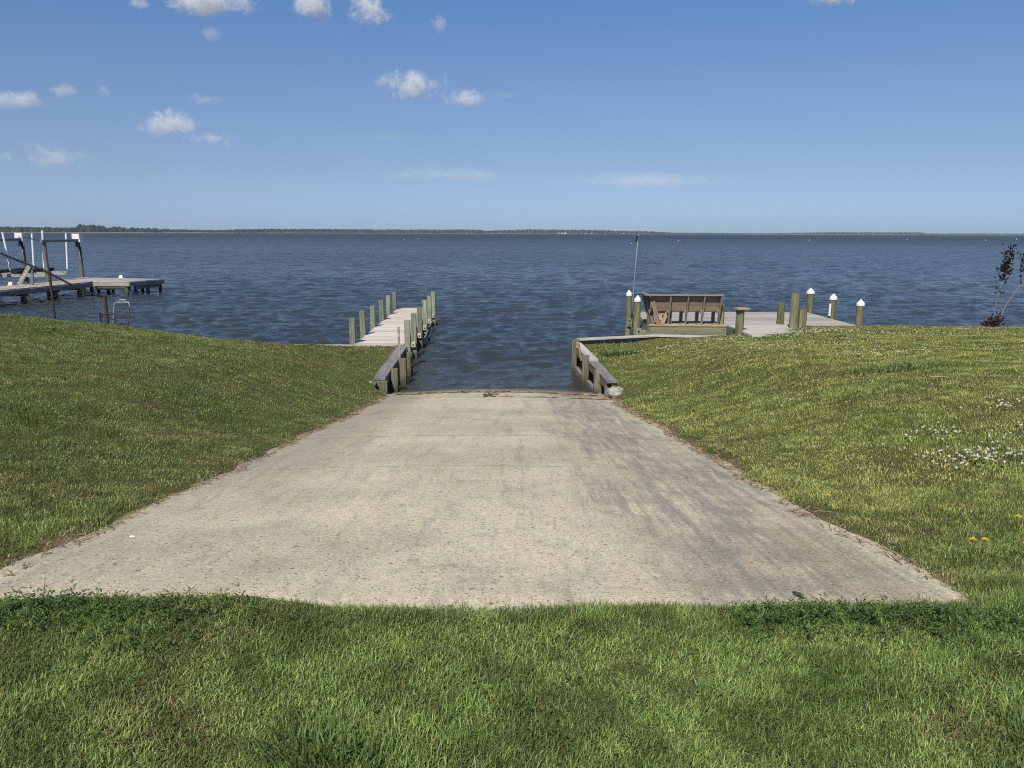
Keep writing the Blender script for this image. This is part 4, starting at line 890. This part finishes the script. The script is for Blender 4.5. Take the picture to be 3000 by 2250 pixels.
# ------------------------------------------------------------------ sapling at the right edge
def sapling():
    bx, by = 12.62, 20.15; g = float(ground_z(bx, by)); t = thing('sapling', (bx, by, g), 'spindly two-stemmed sapling with dark reddish leaves at the right edge of the lawn', 'sapling')
    stems = [[(0, 0), (.02, .35), (.03, .7), (.08, 1.0), (.13, 1.35), (.20, 1.65), (.28, 1.95)], [(.12, 0), (.22, .35), (.38, .7), (.55, 1.0), (.78, 1.25), (1.0, 1.5), (1.1, 1.8)], [(.66, 1.14), (.64, 1.4), (.58, 1.75), (.70, 1.9)]]
    for k, st in enumerate(stems):
        MB().tube([(bx + a, by + .04 * k, g + b) for a, b in st], [max(.006, .019 - .002 * i) for i in range(len(st))], 6).build('trunk', M['old'], t)
    V = []; F = []; CC = []; off = 0
    def leaf(p, L, c):
        nonlocal off
        a = rng.uniform(0, 6.28); el = rng.uniform(-.3, 1.2); d = np.array([math.cos(a) * math.cos(el), math.sin(a) * math.cos(el), math.sin(el)]); s = np.cross(d, rng.normal(0, 1, 3)); s = s / np.linalg.norm(s) * L * .24
        V.append(np.stack((p, p + d * L * .5 + s, p + d * L, p + d * L * .5 - s))); F.append([off, off + 1, off + 2, off + 3]); off += 4; CC.append(np.repeat(c[None], 4, 0))
    dk = np.array([.030, .028, .018]); rd = np.array([.060, .022, .018])
    def cluster(a, b, sx, sz, n, c):
        for _ in range(n): leaf(np.array([bx + a + rng.normal(0, sx), by + rng.normal(0, sx), g + b + rng.normal(0, sz)]), rng.uniform(.06, .125), c * rng.uniform(.6, 1.6))
    for a, b, sx, sz, n in ((.24, 1.85, .06, .10, 95), (.17, 1.62, .05, .07, 70), (.10, 1.48, .07, .04, 40), (.24, 1.42, .06, .06, 50), (.11, 1.3, .04, .06, 35), (.12, .98, .05, .03, 16), (.66, 1.78, .08, .07, 60), (.84, 1.86, .07, .08, 50), (1.0, 1.45, .09, .07, 60), (.85, 1.3, .06, .04, 28), (1.1, 1.85, .1, .1, 80), (.62, 1.5, .02, .1, 14)):
        cluster(a, b, sx, sz, n, dk)
    cluster(0.0, .10, .06, .07, 90, rd); cluster(.13, .2, .05, .10, 70, rd); cluster(-.1, .06, .05, .04, 50, rd)
    raw('foliage', np.concatenate(V), [np.array(F)], M['leaf'], False, {'tint': np.concatenate(CC)}, t)
sapling()

# ------------------------------------------------------------------ far shore, houses, buoys
def far_shore():
    """wooded shore: crowns on trunks packed along a curving bank"""
    az = np.radians(np.linspace(-46, 46, 60))
    prof_px = [(-400, 17, 2600), (0, 16, 2600), (230, 14.5, 2700), (255, 17, 2750), (300, 15.5, 2750), (340, 12, 2800), (470, 9, 3000), (500, 11, 3200), (640, 8, 3500), (800, 12, 4200), (1000, 12, 4600), (1100, 10.5, 4800), (1400, 11.5, 5200), (1420, 8, 5300), (1550, 12.5, 5300), (1700, 11.5, 5400), (1900, 8, 5800), (1960, 4.5, 6200), (2230, 3.5, 6800), (2420, 7, 6900), (2670, 7.5, 6900), (2690, 4.5, 7200), (3000, 5, 7400), (3400, 5, 7400)]
    ppx = [p[0] for p in prof_px]; V = []; F = []; CC = []; off = 0
    bm = bmesh.new(); bmesh.ops.create_icosphere(bm, subdivisions=1, radius=1); bv = np.array([v.co[:] for v in bm.verts]); bf = np.array([[v.index for v in f.verts] for f in bm.faces]); bm.free()
    g = np.random.default_rng(3); gv = []; gq = []; goff = 0
    u = -380.0
    while u < 3380:
        hpx = np.interp(u, ppx, [p[1] for p in prof_px]); R = np.interp(u, ppx, [p[2] for p in prof_px]); k = R / 2253
        H = hpx * k
        for row in range(3):
            uu = u + g.normal(0, .8); D = R + row * 40 + g.uniform(-15, 15); x = (uu - 1500) / 2253 * D; h = H * g.uniform(.72, 1.05)
            if 250 < u < 480 and row < 2 and g.random() < .35: h *= 1.45
            rx = max(1.6, .22 * h) * g.uniform(.8, 1.5) * (1 + R / 9000)
            tz = h * .62; V.append(bv * (rx, rx, h * .40) * g.uniform(.8, 1.2, (len(bv), 1)) + (x, D, tz)); F.append(bf + off); off += len(bv)
            V.append(bv * (rx * 1.3, rx * 1.3, h * .34) * g.uniform(.8, 1.2, (len(bv), 1)) + (x + g.normal(0, 2), D - 4, h * .26)); F.append(bf + off); off += len(bv)
            c = np.array([.036, .052, .026]) * g.uniform(.6, 1.5); CC.append(np.tile(c, (2 * len(bv), 1)))
        u += 2.0 if u < 800 else 2.6
    o = raw('far_woods', np.concatenate(V), [np.concatenate(F)], M['leaf'], False, {'tint': np.concatenate(CC)}); tag(o, 'low dark band of woods along the far shore', 'woods', kind='stuff')
    # the bank itself
    m = plain('marsh_bank', (0.30, 0.28, 0.22), 1.0, 0, 0.3, 0.02)
    us = np.linspace(-450, 3450, 200); R = np.interp(us, ppx, [p[2] for p in prof_px]); rows = []
    for dr, zz in ((-40, -1.0), (-30, 0.9), (0, 1.8), (160, 3.0), (1200, 3)): D = R + dr; rows.append(np.stack(((us - 1500) / 2253 * D, D, np.full_like(us, zz)), 1))
    Vb = np.concatenate(rows); nn = len(us); i = (np.arange(4)[:, None] * nn + np.arange(nn - 1)[None]).ravel()
    tag(raw('far_shore', Vb, [np.stack((i, i + 1, i + nn + 1, i + nn), 1)], m, True), kind='structure')
    # houses
    Mh = plain('white_house_wall', (0.75, 0.74, 0.70), 0.8); Mr = plain('grey_house_roof', (0.22, 0.21, 0.21), 0.9)
    places = ['leftmost', 'second from the left', 'third from the left', 'fourth from the left', 'fifth from the left, the widest', 'sixth from the left', 'second from the right', 'rightmost']
    for j, (px, w, hh) in enumerate(((1631, 15, 6), (1641, 12, 7), (1651, 18, 6), (1675, 10, 8), (1712, 22, 8), (1727, 11, 6), (1785, 10, 5), (1820, 14, 5))):
        D = np.interp(px, ppx, [p[2] for p in prof_px]) - 14; x = (px - 1500) / 2253 * D; t = thing('house', (x, D, 0.6), 'tiny white house on the far shore, %s of the row' % places[j], 'house', 'white houses on the far shore')
        MB().box((x, D, .6 + hh / 2), (w, 9, hh)).build('wall', Mh, t)
        mb = MB(); y0, y1 = D - 5, D + 5; zb = .6 + hh
        mb.add([(x - w*.55, y0, zb), (x + w*.55, y0, zb), (x + w*.55, y1, zb), (x - w*.55, y1, zb), (x - w*.55, D, zb + 3.2), (x + w*.55, D, zb + 3.2)], [(0, 1, 5, 4), (2, 3, 4, 5), (0, 4, 3), (1, 2, 5), (0, 3, 2, 1)], [(0, 0, 0)] * 6); mb.build('roof', Mr, t)
    labs = ['left one of two buoys near the middle of the open water', 'right one of two buoys near the middle of the open water', 'white buoy right behind the pole', 'lone white buoy right of the pole', 'white buoy above the white-capped pilings', 'white buoy above the lawn right of the pilings', 'white buoy left of the sapling top', 'white buoy at the far right, above the sapling']
    for (px, py, lab) in ((1188, 702, labs[0]), (1228, 700, labs[1]), (1843, 714, labs[2]), (1978, 706, labs[3]), (2355, 705, labs[4]), (2636, 704, labs[5]), (2861, 705, labs[6]), (2950, 702, labs[7])):
        hor = 684 + (px - 1500) * .0035; D = EYE * 2253 / (py - hor) * 1.0; x = (px - 1500) / 2253 * D
        tb = MB(); r = .0011 * D / 2.253 * 1.0; tb.cyl((x, D, -.2), (x, D, r * .9), r * .9, r, 10); tb.cyl((x, D, r * .9), (x, D, r * 2), r, r * .25, 10)
        tag(tb.build('buoy', M['white'], None), lab if lab.startswith('white') or lab.startswith('lone') else 'small white ' + lab, 'buoy', 'small white buoys far out')
far_shore()

# ------------------------------------------------------------------ clouds
def clouds():
    m = bpy.data.materials.new('cloud_vapour'); m.use_nodes = True; q = NT(m); n = q.n; l = q.l
    n.remove(n['Principled BSDF']); pv = n.new('ShaderNodeVolumePrincipled'); l.new(pv.outputs[0], n['Material Output'].inputs['Volume'])
    oc = q.objc(); ps = q.pos(); r = q.vmath('LENGTH', oc)
    nz = q.noise(ps, 0.017, 8, 0.70, 1.0); nz2 = q.noise(ps, 0.0055, 3, 0.5, 0.5)
    v = q.math('ADD', q.math('MULTIPLY', nz, 1.4), q.math('MULTIPLY', nz2, 0.6))
    v = q.math('SUBTRACT', v, q.math('MULTIPLY', r, 0.55))
    v = q.math('MULTIPLY', q.mr(v, 0.68, 0.96), q.mr(r, 1.0, 0.7))
    ob = n.new('ShaderNodeObjectInfo')
    dn = q.math('MULTIPLY', v, q.sep(ob.outputs['Color'])[0]); l.new(q.math('MULTIPLY', dn, 0.027), pv.inputs['Density'])
    pv.inputs['Color'].default_value = (1, 1, 1, 1); pv.inputs['Anisotropy'].default_value = -0.3
    D = 3000.0
    R3 = camo.rotation_euler.to_matrix()
    specs = [(1215, 252, 115, 62, .9, 'bright white puffy cloud right of centre, larger of a side-by-side pair'), (1362, 290, 95, 34, .8, 'small flat white cloud right of centre, smaller of a side-by-side pair'),
             (500, 362, 110, 46, .7, 'white cloud with a pointed left end over the left water'), (615, 405, 95, 32, .5, 'thin pale cloud just below and right of the pointed cloud'),
             (918, 15, 92, 62, 1.0, 'bright white cloud at the top edge, left of two close together'), (1078, 25, 92, 62, 1.0, 'bright white cloud at the top edge, right of two close together'),
             (605, 0, 190, 48, .8, 'long white cloud cut by the top edge of the picture'), (412, 8, 52, 30, .7, 'small white cloud at the top edge, left of the long one'),
             (300, 264, 52, 34, .55, 'small slanted white cloud high on the left'), (595, 292, 66, 28, .45, 'small faint slanted cloud above the pointed cloud'),
             (1292, 72, 42, 40, .5, 'small round wisp high right of the two top clouds'), (60, 292, 100, 34, .5, 'low pale cloud at the left picture edge, upper one'),
             (190, 266, 70, 24, .3, 'faint wisp between two small clouds high on the left'), (18, 462, 62, 34, .5, 'pale cloud at the left picture edge, lower one'),
             (150, 455, 130, 56, .28, 'thin broken cloud sheet low on the left'), (2435, -8, 88, 34, .9, 'white cloud cut by the top edge on the right'), (1475, 275, 40, 22, .25, 'tiny faint wisp right of the centre pair'), (1130, 238, 44, 26, .35, 'faint wisp left of the centre pair'), (1330, 512, 330, 26, .06, 'faint streak of thin cirrus low over the middle of the water'), (1900, 530, 360, 30, .06, 'faint streak of thin cirrus low right of the middle'), (1090, 400, 170, 14, .04, 'very thin high streak below the centre pair of clouds'), (625, 100, 50, 30, .3, 'tiny faint wisp high between the top clouds and the long water')]
    bm = bmesh.new(); bmesh.ops.create_icosphere(bm, subdivisions=3, radius=1.0); me = bpy.data.meshes.new('cloud'); bm.to_mesh(me); bm.free(); me.materials.append(m)
    for (px, py, rx, ry, dens, lab) in specs:
        d = R3 @ Vector(((px - 1500) / 2253, -(py - 1125) / 2253, -1)); p = camo.location + d * D; s = D / 2253
        o = bpy.data.objects.new('cloud', me); C.objects.link(o); o.location = p; o.scale = (rx * s * 1.15, rx * s * .7, ry * s * 1.2); o.color = (dens, 0, 0, 1)
        tag(o, lab, 'cloud', 'fair-weather clouds')
    try: m.cycles.volume_step_rate = 1.0
    except Exception: pass
clouds()

# ------------------------------------------------------------------ haze
def haze():
    m = bpy.data.materials.new('sea_haze'); m.use_nodes = True; n = m.node_tree.nodes; l = m.node_tree.links; n.remove(n['Principled BSDF'])
    pv = n.new('ShaderNodeVolumePrincipled'); pv.inputs['Density'].default_value = 0.00005; pv.inputs['Color'].default_value = (0.75, 0.86, 1.0, 1); l.new(pv.outputs[0], n['Material Output'].inputs['Volume'])
    mb = MB(); x0, x1, y0, y1, z0, z1 = -11000, 11000, -120, 27000, -3, 46
    mb.add([(x0, y0, z0), (x1, y0, z0), (x1, y1, z0), (x0, y1, z0), (x0, y0, z1), (x1, y0, z1), (x1, y1, z1), (x0, y1, z1)], [(0, 3, 2, 1), (4, 5, 6, 7), (0, 1, 5, 4), (1, 2, 6, 5), (2, 3, 7, 6), (3, 0, 4, 7)], [(0, 0, 0)] * 8)
    tag(mb.build('haze', m, None), kind='stuff')
HAZE = True
if HAZE: haze()
